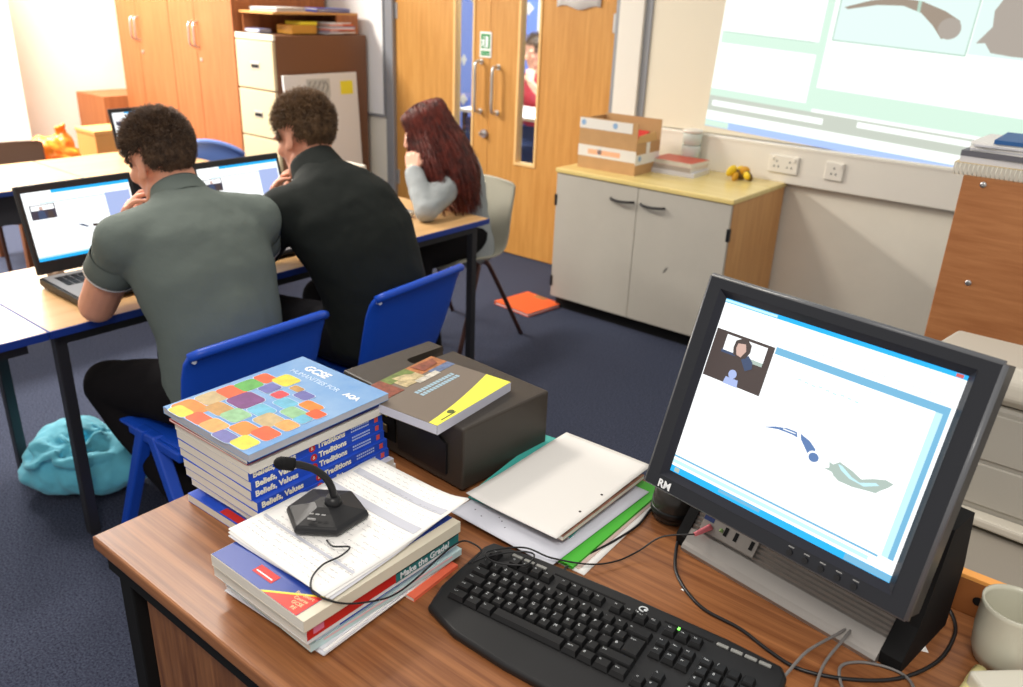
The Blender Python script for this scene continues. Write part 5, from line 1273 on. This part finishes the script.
def far_person():
    off = V((-4.30, 5.72, 0)); t = thing('person', 'blurred seated person in red top seen through the right door\'s glass', 'person', off)
    M = head_frame((-4.30, 5.62, 1.16), (-.3, -.9, -.25)); mb = MB(); sk = skinPale
    sp = [((-4.3, 5.72, .48), .16, .11), ((-4.3, 5.71, .65), .14, .10), ((-4.3, 5.69, .85), .155, .1), ((-4.3, 5.67, .98), .11, .07), ((-4.3, 5.66, 1.04), .055, .055)]
    mb.loft(sp, (1, 0, 0), 16); head_shapes(mb, M)
    mb.cap((-4.3, 5.66, 1.02), .05, M @ V((0, -.025, -.05)), .05)
    sh = [(-4.14, 5.68, .93), (-4.46, 5.68, .93)]; el = [(-4.06, 5.48, .80), (-4.54, 5.48, .8)]; wr = [(-4.16, 5.38, .95), (-4.38, 5.34, .78)]
    for i in (0, 1): capt(mb, [sh[i], el[i], wr[i]], [.045, .038, .027], 10); capt(mb, [(-4.22-.16*i, 5.7, .5), (-4.22-.16*i, 5.32, .5), (-4.22-.16*i, 5.36, .09)], [.075, .055, .04], 10)
    hand_shapes(mb, wr[0], (-.3, .35, .85), (-.4, .7, 0), .6, 1, .9); hand_shapes(mb, wr[1], (.6, -.7, -.15), (0, 0, -1), .3, 1, .9)
    fuse('body', mb, .008, 2, sk, t, off)
    mb = MB(); mb.loft([(c, a+.015, b+.015) for c, a, b in sp[:-1]], (1, 0, 0), 20)
    for i in (0, 1): capt(mb, [sh[i], V(sh[i]).lerp(V(el[i]), .7)], [.06, .055], 12)
    fuse('top', mb, .012, 3, mat('berry_red', rgb(190, 60, 74), .8), t, off)
    mb = MB()
    for i in (0, 1): capt(mb, [(-4.22-.16*i, 5.7, .5), (-4.22-.16*i, 5.32, .5), (-4.22-.16*i, 5.36, .09)], [.09, .07, .055], 12)
    fuse('trousers', mb, .012, 3, navy, t, off)
    shoes(t, off, [(-4.22, 5.36, .09), (-4.38, 5.36, .09)], [(0, -1, 0), (0, -1, 0)], mat('black_shoe', rgb(28, 26, 26), .5))
    short_hair(t, M, off, mat('dark_brown_hair', rgb(66, 50, 38), .6), 5, 1500, .03, .04, .2)
far_person()
shell_chair('chair under the blurred person beyond the doors', -4.30, 5.72, 0, mat('navy_poly', rgb(50, 60, 96), .5))

# ------------------------------------------------------------------ light
w = bpy.data.worlds.new('world'); bpy.context.scene.world = w; w.use_nodes = True
w.node_tree.nodes['Background'].inputs[0].default_value = (1, .97, .93, 1); w.node_tree.nodes['Background'].inputs[1].default_value = .54
def area(name, loc, size, energy, col, rot=(0, 0, 0)):
    l = bpy.data.lights.new(name, 'AREA'); l.shape = 'RECTANGLE'; l.size, l.size_y = size; l.energy = energy; l.color = col
    o = bpy.data.objects.new(name, l); C.objects.link(o); o.location = loc; o.rotation_euler = rot; return o
area('lamp_far', (-5.6, 1.5, 2.78), (.5, 1.2), 225, (1, .95, .88))
area('fill_left', (-6.35, 2.5, 2.75), (.4, .9), 70, (1, .97, .92))  # added fill light, unseen source, whitens the left wall and cupboards
area('lamp_middle', (-2.9, 1.3, 2.8), (.5, 1.2), 45, (1, .92, .82))
area('lamp_near', (.25, -.35, 2.75), (1.2, .5), 36, (1, .94, .87))
area('lamp_corridor', (-3.8, 5.2, 2.6), (1.2, .6), 95, (1, 1, 1))
vs = bpy.context.scene.view_settings
vs.view_transform = 'Standard'; vs.look = 'None'; vs.gamma = 1; vs.use_curve_mapping = False; vs.exposure = .24
bpy.context.scene.cycles.use_denoising = True
bpy.context.scene.cycles.max_bounces = 6
